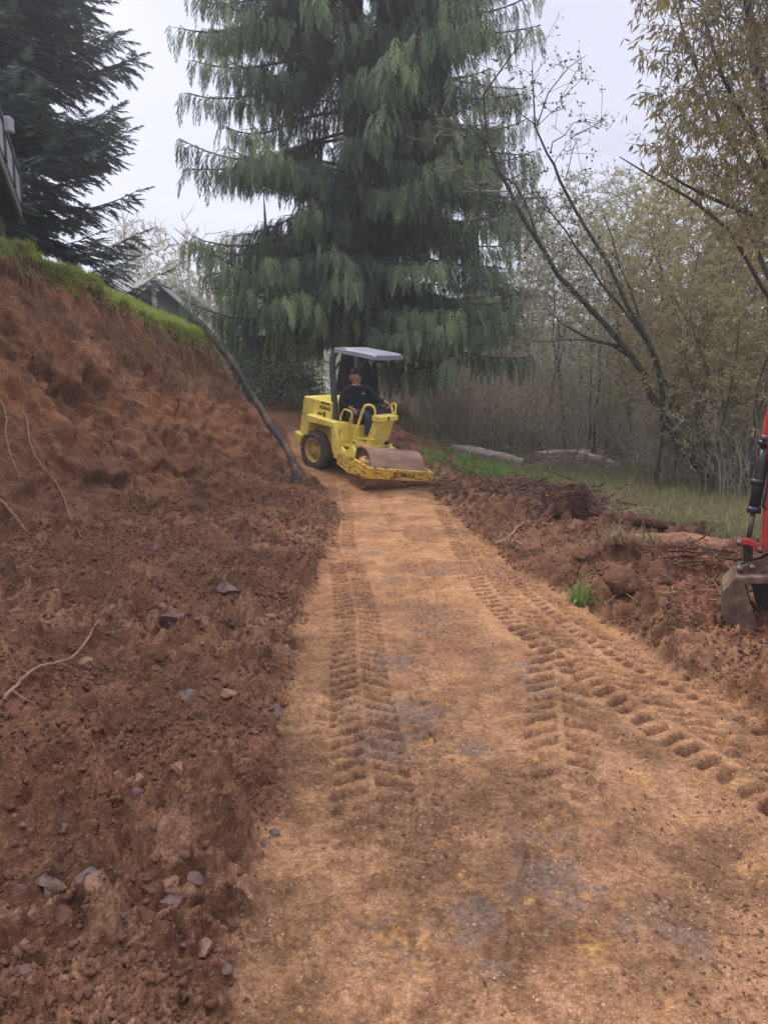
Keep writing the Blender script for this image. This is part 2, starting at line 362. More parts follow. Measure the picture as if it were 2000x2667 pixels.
    def hollow(u, v, yy, ra, rz, dp):
        p = at(u, v, yy); ps = (p[0]-C0[0])*SD[0]+(p[1]-C0[1])*SD[1]
        q = ((s-ps+.2*perlin(s*3, Zs*3))/ra)**2+((Zs-p[2]+.15*perlin(s*2.5+7, Zs*2.5))/rz)**2
        return -dp*ss(1.25, .55, q)
    for h_ in [(215,1050,10.6,.48,.30,.26),(150,975,10.4,.34,.14,.16),(305,1010,10.9,.12,.40,.16),(395,800,12.4,.6,.10,.14),(310,1275,10.0,.50,.09,.13),(490,1238,11.2,.55,.07,.12),(95,720,11.2,.7,.09,.12)]:
        hol = np.minimum(hol, hollow(*h_))
    D += fz*(.075*(ss(.35, 1, 1-np.abs(perlin(X*2.6+Zs, Y*2.6, Zs*2.6)))-.5)+.04*(ss(.4, 1, 1-np.abs(perlin(X*6, Y*6+Zs, Zs*6)))-.5)+.09*fl+.07*(ss(.6, 1, rg)-.5)+.05*(ss(.55, 1, rg2)-.5)+.05*fbm(X*4.5, Y*4.5, Zs*4.5, o=5, gain=.66)+.028*st_+.014*fbm(X*19, Y*19, Zs*19, o=3, gain=.65)+hol
             +.8*clods(s+.1*fl, Zs*1.25, .16, 21, .4)*.16+.8*clods(s, Zs*1.25, .07, 22, .5)*.07+.7*clods(s, Zs*1.25, .035, 23, .6)*.035)
    # toe rubble
    toe = isb*0+ss(.9, .2, np.abs(d1-2.6))*(1-lawn)*(Y < 15)
    D += toe*(.30*clods(X, Y, .28, 31, .5)*.28)
    # turf: soft
    D += lawn*near*(.03*fbm(X*2, Y*2, o=3))+meadow*(.05*fbm(X*.9, Y*.9, o=4))*ss(5, 9, Y)
    # turf edge stands proud of the cut
    D += isb*ss(.30, .02, d1)*ss(-.12, .02, d1)*near*(.10+.10*perlin(s*3.5, s*0))
    P = P+Nn*D[..., None]
    # ------------------------------------------------------------ soil colours; tread grooves and hollows also carry painted shade
    def c(*v): return np.array(v)
    def mix(a, b_, t): return a*(1-t[..., None])+b_*t[..., None]
    n1 = ss(-.45, .45, fbm(X*1.6, Y*1.6, Z*1.6, o=4, gain=.6)); n2 = ss(-.4, .4, fbm(X*7+5, Y*7, Z*7, o=3)); n3 = ss(-.5, .5, fbm(X*.5+5, Y*.5, Z*.5, o=2))
    col = mix(c(.086, .039, .020), c(.185, .089, .046), n1*.6+n2*.4)           # loose brown soil
    col = mix(col, c(.25, .135, .075), ss(.55, .95, n3)*ss(.3, .9, n2)*.6)
    col = mix(col, mix(c(.13, .055, .026), c(.22, .095, .045), n2), ss(.2, .8, X-re)*(1-isb)*ss(9, 5, Y)*.8)  # right spoil, redder
    dkr = ss(.4, 1.1, X-re)*ss(6.5, 8.5, Y)*(1-isb); col = mix(col, mix(c(.055, .030, .021), c(.12, .058, .036), n2), dkr*.9*ss(.05,.5,n1+.2))
    pc = mix(c(.285, .144, .066), c(.42, .225, .105), n2*.5+n1*.5)
    pc = mix(pc, c(.165, .080, .044), dk*(.30+.55*n2))
    pc = mix(pc, c(.20, .095, .05), ss(.2, .9, trm)*.55)  # shade of the lug grooves painted into the path colour
    nearp = ss(7.5, 2.8, Y); pc = mix(pc, mix(c(.125, .064, .033), c(.33, .18, .09), n1*.6+n2*.4), nearp*.78)
    pc = mix(pc, mix(c(.11, .055, .030), c(.19, .10, .055), n2), ss(.25, .95, trm)*.55)  # groove shade painted again over the near path colour
    grey = ss(.30, .50, fbm(X*1.5+31, Y*1.7+5, o=3))*ss(.05, .30, fbm(X*9, Y*9, o=2)+.1)*ss(.9, .4, np.abs(X-.35-.12*(5-Y)))*ss(9.5, 7, Y)
    pc = mix(pc, c(.165, .118, .088), grey*.45)
    for gx, gy, gr in [(.05,4.55,.16),(.17,3.75,.17),(.0,3.4,.13),(.42,3.35,.10),(.55,2.35,.16),(.30,2.2,.09),(.05,10.1,.10),(.5,7.1,.13),(.1,6.8,.12),(-.15,8.1,.15),(.85,2.1,.1)]:
        q = np.hypot((X-gx)*.9, (Y-gy)*.75)/gr+.9*fbm(X*9, Y*9, o=3); pc = mix(pc, c(.150, .110, .084), ss(1.15, .3, q)*.62)
    och = ss(.62, .9, fbm(X*6+71, Y*6, o=5, gain=.7))*ss(5.5, 3, Y); pc = mix(pc, c(.46, .25, .08), och*.5)
    for gx, gy, gr in [(.02,2.05,.07),(.1,1.95,.05),(-.95,2.45,.05),(.6,2.05,.05),(.2,2.9,.03)]:
        q = np.hypot(X-gx, Y-gy)/gr+.8*fbm(X*14, Y*14, o=2); pc = mix(pc, c(.46, .25, .08), ss(1.0, .2, q+.9*perlin(X*40, Y*40))*.45)
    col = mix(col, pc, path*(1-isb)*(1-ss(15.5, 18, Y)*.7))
    zc = Z
    bk = mix(c(.125, .059, .031), c(.24, .122, .064), n1*.5+n2*.5)            # bank, red-brown
    bk = mix(bk, c(.34, .150, .062), ss(.10, .42, fbm(s*.8+2, zc*1.1+3, o=3)+.12*ss(1.2, 0, np.abs(zc-2.1)))*.42)
    bk = mix(bk, c(.32, .15, .085), ss(.6, .1, np.abs(d1-.55))*ss(-.2, .4, perlin(s*1.1+.6, s*0+9))*.6)
    bk = mix(bk, c(.18, .085, .050), ss(.9, .2, np.abs(zc-.35))*ss(1.5, -1, s)*.7)
    bk = mix(bk, c(.050, .028, .024), ss(.03, .2, -hol)*.55*(.4+.6*n1))  # hollows darkened: darker soil and shade put into the colour
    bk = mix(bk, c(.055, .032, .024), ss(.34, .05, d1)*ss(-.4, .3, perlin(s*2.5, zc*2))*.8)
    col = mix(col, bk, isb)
    tf = mix(c(.13, .18, .035), c(.24, .27, .07), n1); tf = mix(tf, c(.16, .11, .05), ss(.6, 1, n2)*.5); col = mix(col, tf, np.maximum(lawn, isb*ss(.14, .0, d1)*ss(.1, 0, d2)))
    mf = mix(c(.075, .075, .035), c(.17, .15, .075), n1*.5+n2*.5); col = mix(col, mf, meadow)
    nr, nc = X.shape; idx = np.arange(nr*nc).reshape(nr, nc)
    Q = np.stack([idx[:-1, :-1], idx[:-1, 1:], idx[1:, 1:], idx[1:, :-1]], -1).reshape(-1, 4)
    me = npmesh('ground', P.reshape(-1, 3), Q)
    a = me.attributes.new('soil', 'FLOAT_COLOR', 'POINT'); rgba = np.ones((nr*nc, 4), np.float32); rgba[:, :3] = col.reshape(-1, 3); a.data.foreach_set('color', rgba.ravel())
    fattr(me, 'wet', (grey*.8*path+dk*path*.25).ravel())
    return me, dict(P=P, loose=loose, isb=isb, lawn=lawn, meadow=meadow, d1=d1, d2=d2, ys=ys, path=path)
gm = bpy.data.materials.new('soil'); gm.use_nodes = True; t_ = gm.node_tree; n_ = t_.nodes; l_ = t_.links; bs = n_['Principled BSDF']
bs.inputs['Roughness'].default_value = .93; bs.inputs['Specular IOR Level'].default_value = .2
a_ = n_.new('ShaderNodeAttribute'); a_.attribute_name = 'soil'; tc = n_.new('ShaderNodeTexCoord')
def _noise(sc_, det=4, rg=.65):
    q = n_.new('ShaderNodeTexNoise'); q.inputs['Scale'].default_value = sc_; q.inputs['Detail'].default_value = det; q.inputs['Roughness'].default_value = rg; l_.new(tc.outputs['Object'], q.inputs['Vector']); return q
q1 = _noise(38, 5); q2 = _noise(150, 3); q3 = n_.new('ShaderNodeTexVoronoi'); q3.inputs['Scale'].default_value = 75; l_.new(tc.outputs['Object'], q3.inputs['Vector'])
mr1 = n_.new('ShaderNodeMapRange'); l_.new(q1.outputs[0], mr1.inputs[0]); mr1.inputs[1].default_value = .3; mr1.inputs[2].default_value = .7; mr1.inputs[3].default_value = .52; mr1.inputs[4].default_value = 1.44
mr2 = n_.new('ShaderNodeMapRange'); l_.new(q2.outputs[0], mr2.inputs[0]); mr2.inputs[1].default_value = .3; mr2.inputs[2].default_value = .7; mr2.inputs[3].default_value = .58; mr2.inputs[4].default_value = 1.42
mm = n_.new('ShaderNodeMath'); mm.operation = 'MULTIPLY'; l_.new(mr1.outputs[0], mm.inputs[0]); l_.new(mr2.outputs[0], mm.inputs[1])
vm = n_.new('ShaderNodeVectorMath'); vm.operation = 'SCALE'; l_.new(a_.outputs['Color'], vm.inputs[0]); l_.new(mm.outputs[0], vm.inputs['Scale'])
# pale grit: single cells of a voronoi
q4 = n_.new('ShaderNodeTexVoronoi'); q4.inputs['Scale'].default_value = 130; l_.new(tc.outputs['Object'], q4.inputs['Vector'])
sx = n_.new('ShaderNodeSeparateColor'); l_.new(q4.outputs['Color'], sx.inputs[0])
gt = n_.new('ShaderNodeMapRange'); l_.new(sx.outputs[0], gt.inputs[0]); gt.inputs[1].default_value = .93; gt.inputs[2].default_value = .96; gt.inputs[3].default_value = 0; gt.inputs[4].default_value = .55
mxc = n_.new('ShaderNodeMix'); mxc.data_type = 'RGBA'; l_.new(gt.outputs[0], mxc.inputs['Factor']); l_.new(vm.outputs[0], mxc.inputs['A'])
vs = n_.new('ShaderNodeVectorMath'); vs.operation = 'MULTIPLY_ADD'; l_.new(a_.outputs['Color'], vs.inputs[0]); vs.inputs[1].default_value = (1.35, 1.5, 1.6); vs.inputs[2].default_value = (.09, .06, .04); l_.new(vs.outputs[0], mxc.inputs['B'])
l_.new(mxc.outputs['Result'], bs.inputs['Base Color'])
b1 = n_.new('ShaderNodeBump'); b1.inputs['Strength'].default_value = .85; b1.inputs['Distance'].default_value = .008; l_.new(q1.outputs[0], b1.inputs['Height'])
b2 = n_.new('ShaderNodeBump'); b2.inputs['Strength'].default_value = .5; b2.inputs['Distance'].default_value = .004; l_.new(q3.outputs['Distance'], b2.inputs['Height']); b2.invert = True; l_.new(b1.outputs[0], b2.inputs['Normal'])
l_.new(b2.outputs[0], bs.inputs['Normal'])
aw = n_.new('ShaderNodeAttribute'); aw.attribute_name = 'wet'; rw = n_.new('ShaderNodeMapRange'); l_.new(aw.outputs['Fac'], rw.inputs[0]); rw.inputs[3].default_value = .93; rw.inputs[4].default_value = .45; l_.new(rw.outputs[0], bs.inputs['Roughness'])
M['soil'] = gm
gme, TG = terrain()
tag(mkobj('ground', gme, gm), kind='structure')
# the ground continues behind the photographer
b_ = MB(); b_.box((0, -40, -.35), (300, 79.0, .5)); b_.build('ground', noise_mat('meadow_far', [(.3, (.07, .07, .035)), (.7, (.16, .13, .07))], 2, 5, .95)).__setitem__('kind', 'structure')
GX, GY, GZ = TG['P'][..., 0], TG['P'][..., 1], TG['P'][..., 2]
def surf_z(x, y):
    """height of the finished terrain at x, y (nearest grid vertex)"""
    r = min(max(int(np.searchsorted(TG['ys'], y)), 0), len(TG['ys'])-1); best = None
    for q in range(max(r-6, 0), min(r+7, len(TG['ys']))):
        i = int(np.argmin(np.abs(GX[q]-x))); d = (GX[q, i]-x)**2+(GY[q, i]-y)**2
        if best is None or d < best[0]: best = (d, GZ[q, i])
    return float(best[1])
# ================================================================ PLANTS
def tubes_np(P0, P1, R0, R1, k=4):
    P0, P1 = np.asarray(P0, float), np.asarray(P1, float); d = P1-P0; d /= np.linalg.norm(d, axis=1)[:, None]+1e-9
    up = np.where(np.abs(d[:, 2:3]) < .9, np.array([[0, 0, 1.]]), np.array([[1., 0, 0]]))
    a = np.cross(d, up); a /= np.linalg.norm(a, axis=1)[:, None]+1e-9; b = np.cross(d, a)
    th = np.arange(k)*2*math.pi/k; ring = a[:, None]*np.cos(th)[None, :, None]+b[:, None]*np.sin(th)[None, :, None]
    V = np.concatenate([P0[:, None]+ring*np.asarray(R0)[:, None, None], P1[:, None]+ring*np.asarray(R1)[:, None, None]], 1)
    m = len(P0); base = (np.arange(m)*2*k)[:, None]; j = np.arange(k)
    Q = np.stack([base+j, base+(j+1) % k, base+k+(j+1) % k, base+k+j], -1).reshape(-1, 4)
    return V.reshape(-1, 3), Q
def leaves_np(Pb, Dr, Nn, Ln, Wd, fold=.25, droop=0):
    """diamond leaves folded along the midrib"""
    Pb, Dr, Nn = [np.asarray(v, float) for v in (Pb, Dr, Nn)]
    Dr = Dr/(np.linalg.norm(Dr, axis=1)[:, None]+1e-9); S = np.cross(Dr, Nn); S /= np.linalg.norm(S, axis=1)[:, None]+1e-9; Un = np.cross(S, Dr)
    Ln = np.broadcast_to(Ln, len(Pb))[:, None]; Wd = np.broadcast_to(Wd, len(Pb))[:, None]
    t = Pb+Dr*Ln; t[:, 2] -= (Ln*droop)[:, 0]
    mid = Pb+Dr*Ln*.45
    V = np.stack([Pb, mid+S*Wd/2+Un*Wd*fold, t, mid-S*Wd/2+Un*Wd*fold], 1).reshape(-1, 3)
    b = (np.arange(len(Pb))*4)[:, None]; T = np.concatenate([b+np.array([[0, 1, 2]]), b+np.array([[0, 2, 3]])], 0)
    return V, T
def rdir(n, r=rng):
    v = r.normal(size=(n, 3)); return v/np.linalg.norm(v, axis=1)[:, None]
def leafobj(name, V, T, tint, mt, parent=None):
    me = npmesh(name, V, [T], smooth=False); fattr(me, 'tint', tint); return mkobj(name, me, mt, parent)
def stamp(V0, T0, Ms, Os, tint0=None, tint=None):
    """copies of a small mesh into one array: Ms (n,3,3) with scale, Os (n,3)"""
    V = np.einsum('nij,vj->nvi', Ms, V0)+Os[:, None]; n = len(Os); off = (np.arange(n)*len(V0))[:, None, None]
    T = (T0[None]+off).reshape(-1, T0.shape[1]); tt = np.broadcast_to((tint if tint is not None else np.full(n, .5))[:, None]+(tint0 if tint0 is not None else np.zeros(len(V0)))[None], (n, len(V0)))
    return V.reshape(-1, 3), T, tt.ravel()
def rotz_mats(az, scale=1, tilt=None, r=rng):
    c, s = np.cos(az), np.sin(az); z = np.zeros_like(c); o = np.ones_like(c)
    Mz = np.stack([np.stack([c, -s, z], -1), np.stack([s, c, z], -1), np.stack([z, z, o], -1)], 1)
    if tilt is not None:
        ct, st = np.cos(tilt), np.sin(tilt); My = np.stack([np.stack([ct, z, st], -1), np.stack([z, o, z], -1), np.stack([-st, z, ct], -1)], 1); Mz = Mz@My
    return Mz*np.asarray(scale).reshape(-1, 1, 1)

def attach(skel, targets, r, bend=.25, step=.35, sag=0., upbias=0.):
    """grow thin branches from a skeleton (list of (pos, parent)) to target points"""
    pos = [np.array(p, float) for p, _ in skel]; par = [q for _, q in skel]; deg = [0]*len(pos)
    A = np.zeros((len(pos)+len(targets)*8+10, 3)); A[:len(pos)] = pos; n = len(pos); par = par+[0]*(len(A)-n); tips = []
    d0 = np.array([((A[:n]-t)**2).sum(1).min() for t in targets]); order = np.argsort(d0)
    for ti in order:
        t = targets[ti]; q = A[:n]-t; dd = (q*q).sum(1)+np.where(A[:n, 2] > t[2]+upbias, 1.5, 0)*0.2; j = int(np.argmin(dd)); p0 = A[j]; L_ = math.sqrt(((t-p0)**2).sum())
        k = max(1, min(7, int(L_/step))); off = r.normal(size=3)*bend*L_*.5; prev = j
        for a in range(1, k+1):
            f = a/k; b = p0*(1-f)+t*f+off*math.sin(f*math.pi)*.6+r.normal(size=3)*bend*.05*L_; b[2] -= sag*L_*f*f
            A[n] = b; par[n] = prev; prev = n; n += 1
        tips.append(n-1)
    return A[:n], np.array(par[:n]), np.array(tips)
def branch_mesh(A, par, r_tip=.004, power=2.2, rmax=None, k=4, keep=None):
    n = len(A); w_ = np.zeros(n); ch = np.zeros(n, int); np.add.at(ch, par[1:], 1)
    w_[:] = 1e-9
    for i in range(n-1, 0, -1):
        if ch[i] == 0: w_[i] += 1
        w_[par[i]] += w_[i]
    R = r_tip*np.power(np.maximum(w_, 1), 1/power)
    if rmax is not None: R = np.minimum(R, rmax)
    i = np.arange(1, n); i = i[par[i] != i]
    return tubes_np(A[par[i]], A[i], R[par[i]]*.5+R[i]*.5, R[i], k), R

# ---------------------------------------------------------------- great weeping cedar
def frond_proto(r, nleaf=15):
    s = np.linspace(.04, 1, nleaf); stem = np.stack([.22*s-.10*s*s, 0*s, -s+.12*s*(1-s)], 1)
    Pb, Dr, Ln = [], [], []
    for i, t in enumerate(s):
        for sd in (-1, 1):
            l = (.30*(1-t)**.7+.10)*r.uniform(.7, 1.25); Pb.append(stem[i]); Dr.append([r.uniform(.05, .6), sd*r.uniform(.4, 1.0), -1]); Ln.append(l)
    Pb.append(stem[-1]); Dr.append([.05, 0, -1]); Ln.append(.2)
    V, T = leaves_np(Pb, Dr, np.tile([1., 0, 0], (len(Pb), 1))+.3*r.normal(size=(len(Pb), 3)), np.array(Ln), .042, .15, .1)
    V2, T2 = leaves_np(stem[:-1], np.diff(stem, axis=0), np.tile([0., 1, 0], (nleaf-1, 1)), np.linalg.norm(np.diff(stem, axis=0), axis=1)*1.2, .022)
    tn = np.concatenate([np.repeat(np.array(Ln)*0+.06, 4), np.full(len(V2), -.15)])
    return np.concatenate([V, V2]), np.concatenate([T, T2+len(V)]), tn
def cedar(name, base, height, Rfn, limbs, label, group=None, dens=1., seed=1, extra=(), trunk_r=.42, fl=(.35, .85), zmax=99):
    r = np.random.default_rng(seed); root = empty(name, base, label, 'tree', group); protos = [frond_proto(r) for _ in range(4)]
    segs0, segs1, r0, r1 = [], [], [], []; FO, FA, FS, FT = [], [], [], []
    zt = np.linspace(0, height, 14); tp = np.stack([.1*np.sin(zt*.4), .1*np.cos(zt*.3)-.1, zt], 1); tr = trunk_r*(1-zt/height)**.8+.02; tr[0] *= 1.5
    b = MB(); b.tube(tp, tr, 12); b.build('trunk', M['bark'], root, smooth=True)
    L_ = [(r.uniform(0, 2*math.pi), z, None) for z in np.sort(r.uniform(limbs[1], min(height*.93, zmax), limbs[0]))]+list(extra)
    for az, z0, Rr in L_:
        R = Rr if Rr else Rfn(z0)*(r.uniform(.5, .85) if r.uniform() < .35 else r.uniform(.85, 1.08))
        n = max(5, int(R/.28)); s = np.linspace(0, 1, n)
        droop = r.uniform(.10, .34)*R; rise = r.uniform(.12, .55)*R
        lt_ = r.normal()
        az_ = az+r.uniform(-.25, .25)*s; rad = .15+R*s
        x = rad*np.cos(az_); y = rad*np.sin(az_); z = z0+R*.12*np.sin(s*math.pi)-droop*np.sin(s*math.pi*.62)+rise*np.maximum(s-.55, 0)**1.6*1.6
        pts = np.stack([x, y, z], 1); rr = (.009*R+.008)*(1-s*.85)+.004
        segs0 += list(pts[:-1]); segs1 += list(pts[1:]); r0 += list(rr[:-1]); r1 += list(rr[1:])
        step = .150/dens
        for q in np.arange(R*.16, R*1.0, step):
            f = q/R; i = min(int(f*(n-1)), n-2); g = f*(n-1)-i; p = pts[i]*(1-g)+pts[i+1]*g; a0 = az_[i]
            for sd in (-1, 1):
                bl = r.uniform(.25, .95)*(1-.6*abs(f-.5))*min(1, R/2.5)*(1.2-f*.7); ba = a0+sd*r.uniform(.5, 1.2); e = p+np.array([math.cos(ba)*bl, math.sin(ba)*bl, -bl*r.uniform(.0, .35)])
                segs0.append(p); segs1.append(e); r0.append(.010); r1.append(.004)
                m = max(1, int(bl/.20))
                for h in range(m):
                    t = (h+r.uniform(.3, 1))/m; FO.append(p*(1-t)+e*t+np.array([0, 0, r.uniform(0, .10)])); FA.append(ba+r.uniform(-.9, .9)); FS.append(r.uniform(*fl)*(1.05-.25*f)); FT.append(-.02+.62*f*f+.14*lt_+r.normal()*.07)  # tint: bright green tips, inner sprays darkened to stand for interior shade
    FO, FA, FS, FT = map(np.array, (FO, FA, FS, FT))
    V, Q = tubes_np(segs0, segs1, np.array(r0), np.array(r1), 5); mkobj('limbs', npmesh('limbs', V, [Q]), M['bark'], root)
    Vs, Ts, Cs = [], [], []; off = 0; pick = r.integers(0, 4, len(FO))
    for k in range(4):
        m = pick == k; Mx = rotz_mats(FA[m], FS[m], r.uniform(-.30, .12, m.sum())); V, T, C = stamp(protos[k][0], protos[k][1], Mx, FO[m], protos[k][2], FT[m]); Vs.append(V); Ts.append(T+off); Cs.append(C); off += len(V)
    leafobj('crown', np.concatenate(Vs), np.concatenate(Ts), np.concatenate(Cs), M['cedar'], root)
    print(name, 'fronds', len(FO)); return root
def Rmain(z): return float(np.interp(z, [0, 1.2, 3, 8, 11, 14, 23], [2.6, 4.1, 4.4, 4.3, 4.0, 3.5, .3]))
ex = [(R_(180+a), z, R) for a, z, R in [(8, 10.0, 4.3), (-12, 7.2, 4.0), (10, 12.0, 3.6), (-6, 4.2, 4.4)]]+[(R_(a), z, R) for a, z, R in [(8, 10.6, 4.6), (-12, 9.3, 4.6), (-20, 6.4, 4.6), (5, 7.8, 4.7), (12, 4.9, 4.6), (-5, 5.6, 4.8), (-25, 3.4, 4.6), (-60, 2.4, 4.2), (-35, 2.0, 4.3), (-15, 1.9, 4.6), (-45, 1.2, 3.9), (-110, 3.2, 3.6), (-85, 3.3, 3.6)]]
cb = (-.75, 21.4, 1.55)
cedar('weeping_cedar', cb, 24, Rmain, (250, 2.1), 'huge drooping dark green cedar towering behind the yellow roller', seed=5, extra=ex, zmax=16.5)
# a hanging cedar bough further right and two conifers behind it
cedar('weeping_cedar', (3.4, 30, .3), 12.5, lambda z: float(np.interp(z, [0, 3, 8, 12.5], [2.6, 2.8, 2.2, .3])), (42, 1.2), 'smaller pale green drooping cedar at the right edge of the huge cedar', dens=.75, seed=9, trunk_r=.22, fl=(.5, 1.1))
cedar('weeping_cedar', (-4.6, 31, 1.7), 7.8, lambda z: float(np.interp(z, [0, 3, 8.6], [2.6, 2.3, .3])), (36, .8), 'low rounded cedar left of the huge cedar, above the parked silver car', dens=.7, seed=12, trunk_r=.2, fl=(.5, 1.0))

# ---------------------------------------------------------------- spruce on the lawn
def spruce(base, height, label, seed=3):
    r = np.random.default_rng(seed); root = empty('spruce_tree', base, label, 'tree')
    zt = np.linspace(0, height, 12); b = MB(); b.tube(np.stack([0*zt, 0*zt, zt], 1), .36*(1-zt/height)**.8+.02, 12); b.build('trunk', M['bark'], root, smooth=True)
    # a spray: twigs bristling with short needles
    def spray(r):
        Pb, Dr, Ln, W = [], [], [], []
        for i in range(11):
            t = i/10; p = np.array([t*.62, 0, .02-.05*t]); 
            for sd in (-1, 1):
                d = np.array([1.0, sd*r.uniform(.7, 1.1), r.uniform(-.45, .1)]); d /= np.linalg.norm(d); l = .30*(1-t*.75)*r.uniform(.7, 1.2)
                Pb.append(p); Dr.append(d); Ln.append(l); W.append(.045)
                for q in range(3):
                    g = p+d*l*(.2+.3*q); e = d+np.cross(d, [0, 0, 1])*r.uniform(-1.2, 1.2)+np.array([0, 0, r.uniform(-.3, .6)]); Pb.append(g); Dr.append(e); Ln.append(.075); W.append(.02)
        Pb.append([0, 0, 0]); Dr.append([1, 0, -.05]); Ln.append(.78); W.append(.05)
        return leaves_np(np.array(Pb), np.array(Dr), np.tile([0, 0, 1.], (len(Pb), 1))+.5*r.normal(size=(len(Pb), 3)), np.array(Ln), np.array(W), .2)
    pr = [spray(r) for _ in range(3)]; s0, s1, r0, r1 = [], [], [], []; FO, FA, FS, FT, FI = [], [], [], [], []
    zz = .5
    limbs = []
    while zz < 13.2:
        for k in range(r.integers(5, 8)): limbs.append((r.uniform(0, 2*math.pi), zz+r.uniform(-.15, .15), None))
        zz += r.uniform(.30, .46)
    limbs += [(R_(-8), 2.95, 4.7), (R_(-14), 3.2, 4.2), (R_(-2), 4.2, 3.8), (R_(5), 5.6, 3.6), (R_(-14), 7.2, 3.9), (R_(-6), 7.0, 3.6), (R_(0), 9.2, 3.7), (R_(-25), 10.4, 3.8)]
    for az, z0, Rr in limbs:
        R = Rr or float(np.interp(z0, [0, 2, 5, 9, 12, height], [1.9, 2.4, 3.2, 3.2, 3.0, .3]))*r.uniform(.72, 1.08)
        n = max(5, int(R/.35)); s = np.linspace(0, 1, n); az_ = az+r.uniform(-.15, .15)*s
        z = z0-.18*R*np.sin(s*2.2)+.22*R*np.maximum(s-.6, 0)*1.4; pts = np.stack([(.2+R*s)*np.cos(az_), (.2+R*s)*np.sin(az_), z], 1); rr = (.012*R+.01)*(1-.85*s)+.004
        s0 += list(pts[:-1]); s1 += list(pts[1:]); r0 += list(rr[:-1]); r1 += list(rr[1:])
        for q in np.arange(R*.12, R, .23):
            f = q/R; i = min(int(f*(n-1)), n-2); g = f*(n-1)-i; p = pts[i]*(1-g)+pts[i+1]*g
            for sd in (-1, 1):
                ba = az_[i]+sd*r.uniform(.45, 1.0); bl = (1-f)*R*.38*r.uniform(.6, 1.1)+.15; m = max(1, int(bl/.34)); e = p+np.array([math.cos(ba), math.sin(ba), -r.uniform(.1, .4)])*bl
                s0.append(p); s1.append(e); r0.append(.010); r1.append(.004)
                for h in range(m+1):
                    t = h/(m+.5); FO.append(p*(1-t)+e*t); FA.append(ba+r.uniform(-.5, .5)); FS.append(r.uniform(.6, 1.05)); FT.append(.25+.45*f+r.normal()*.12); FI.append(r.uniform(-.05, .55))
        FO.append(pts[-1]); FA.append(az_[-1]); FS.append(.9); FT.append(.7); FI.append(-.35)
    FO, FA, FS, FT, FI = map(np.array, (FO, FA, FS, FT, FI)); V, Q = tubes_np(s0, s1, np.array(r0), np.array(r1), 5); mkobj('limbs', npmesh('limbs', V, [Q]), M['bark'], root)
    Vs, Ts, Cs = [], [], []; off = 0; pick = r.integers(0, 3, len(FO))
    for k in range(3):
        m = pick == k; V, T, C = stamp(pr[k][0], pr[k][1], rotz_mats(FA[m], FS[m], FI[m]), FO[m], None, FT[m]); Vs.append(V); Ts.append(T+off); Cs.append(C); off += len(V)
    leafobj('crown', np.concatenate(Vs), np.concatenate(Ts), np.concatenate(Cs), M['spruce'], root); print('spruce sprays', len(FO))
spruce((-11.2, 23.5, ground_z(-11.2, 23.5)-.1), 19, 'dark bushy spruce behind the lawn, left edge of the picture')

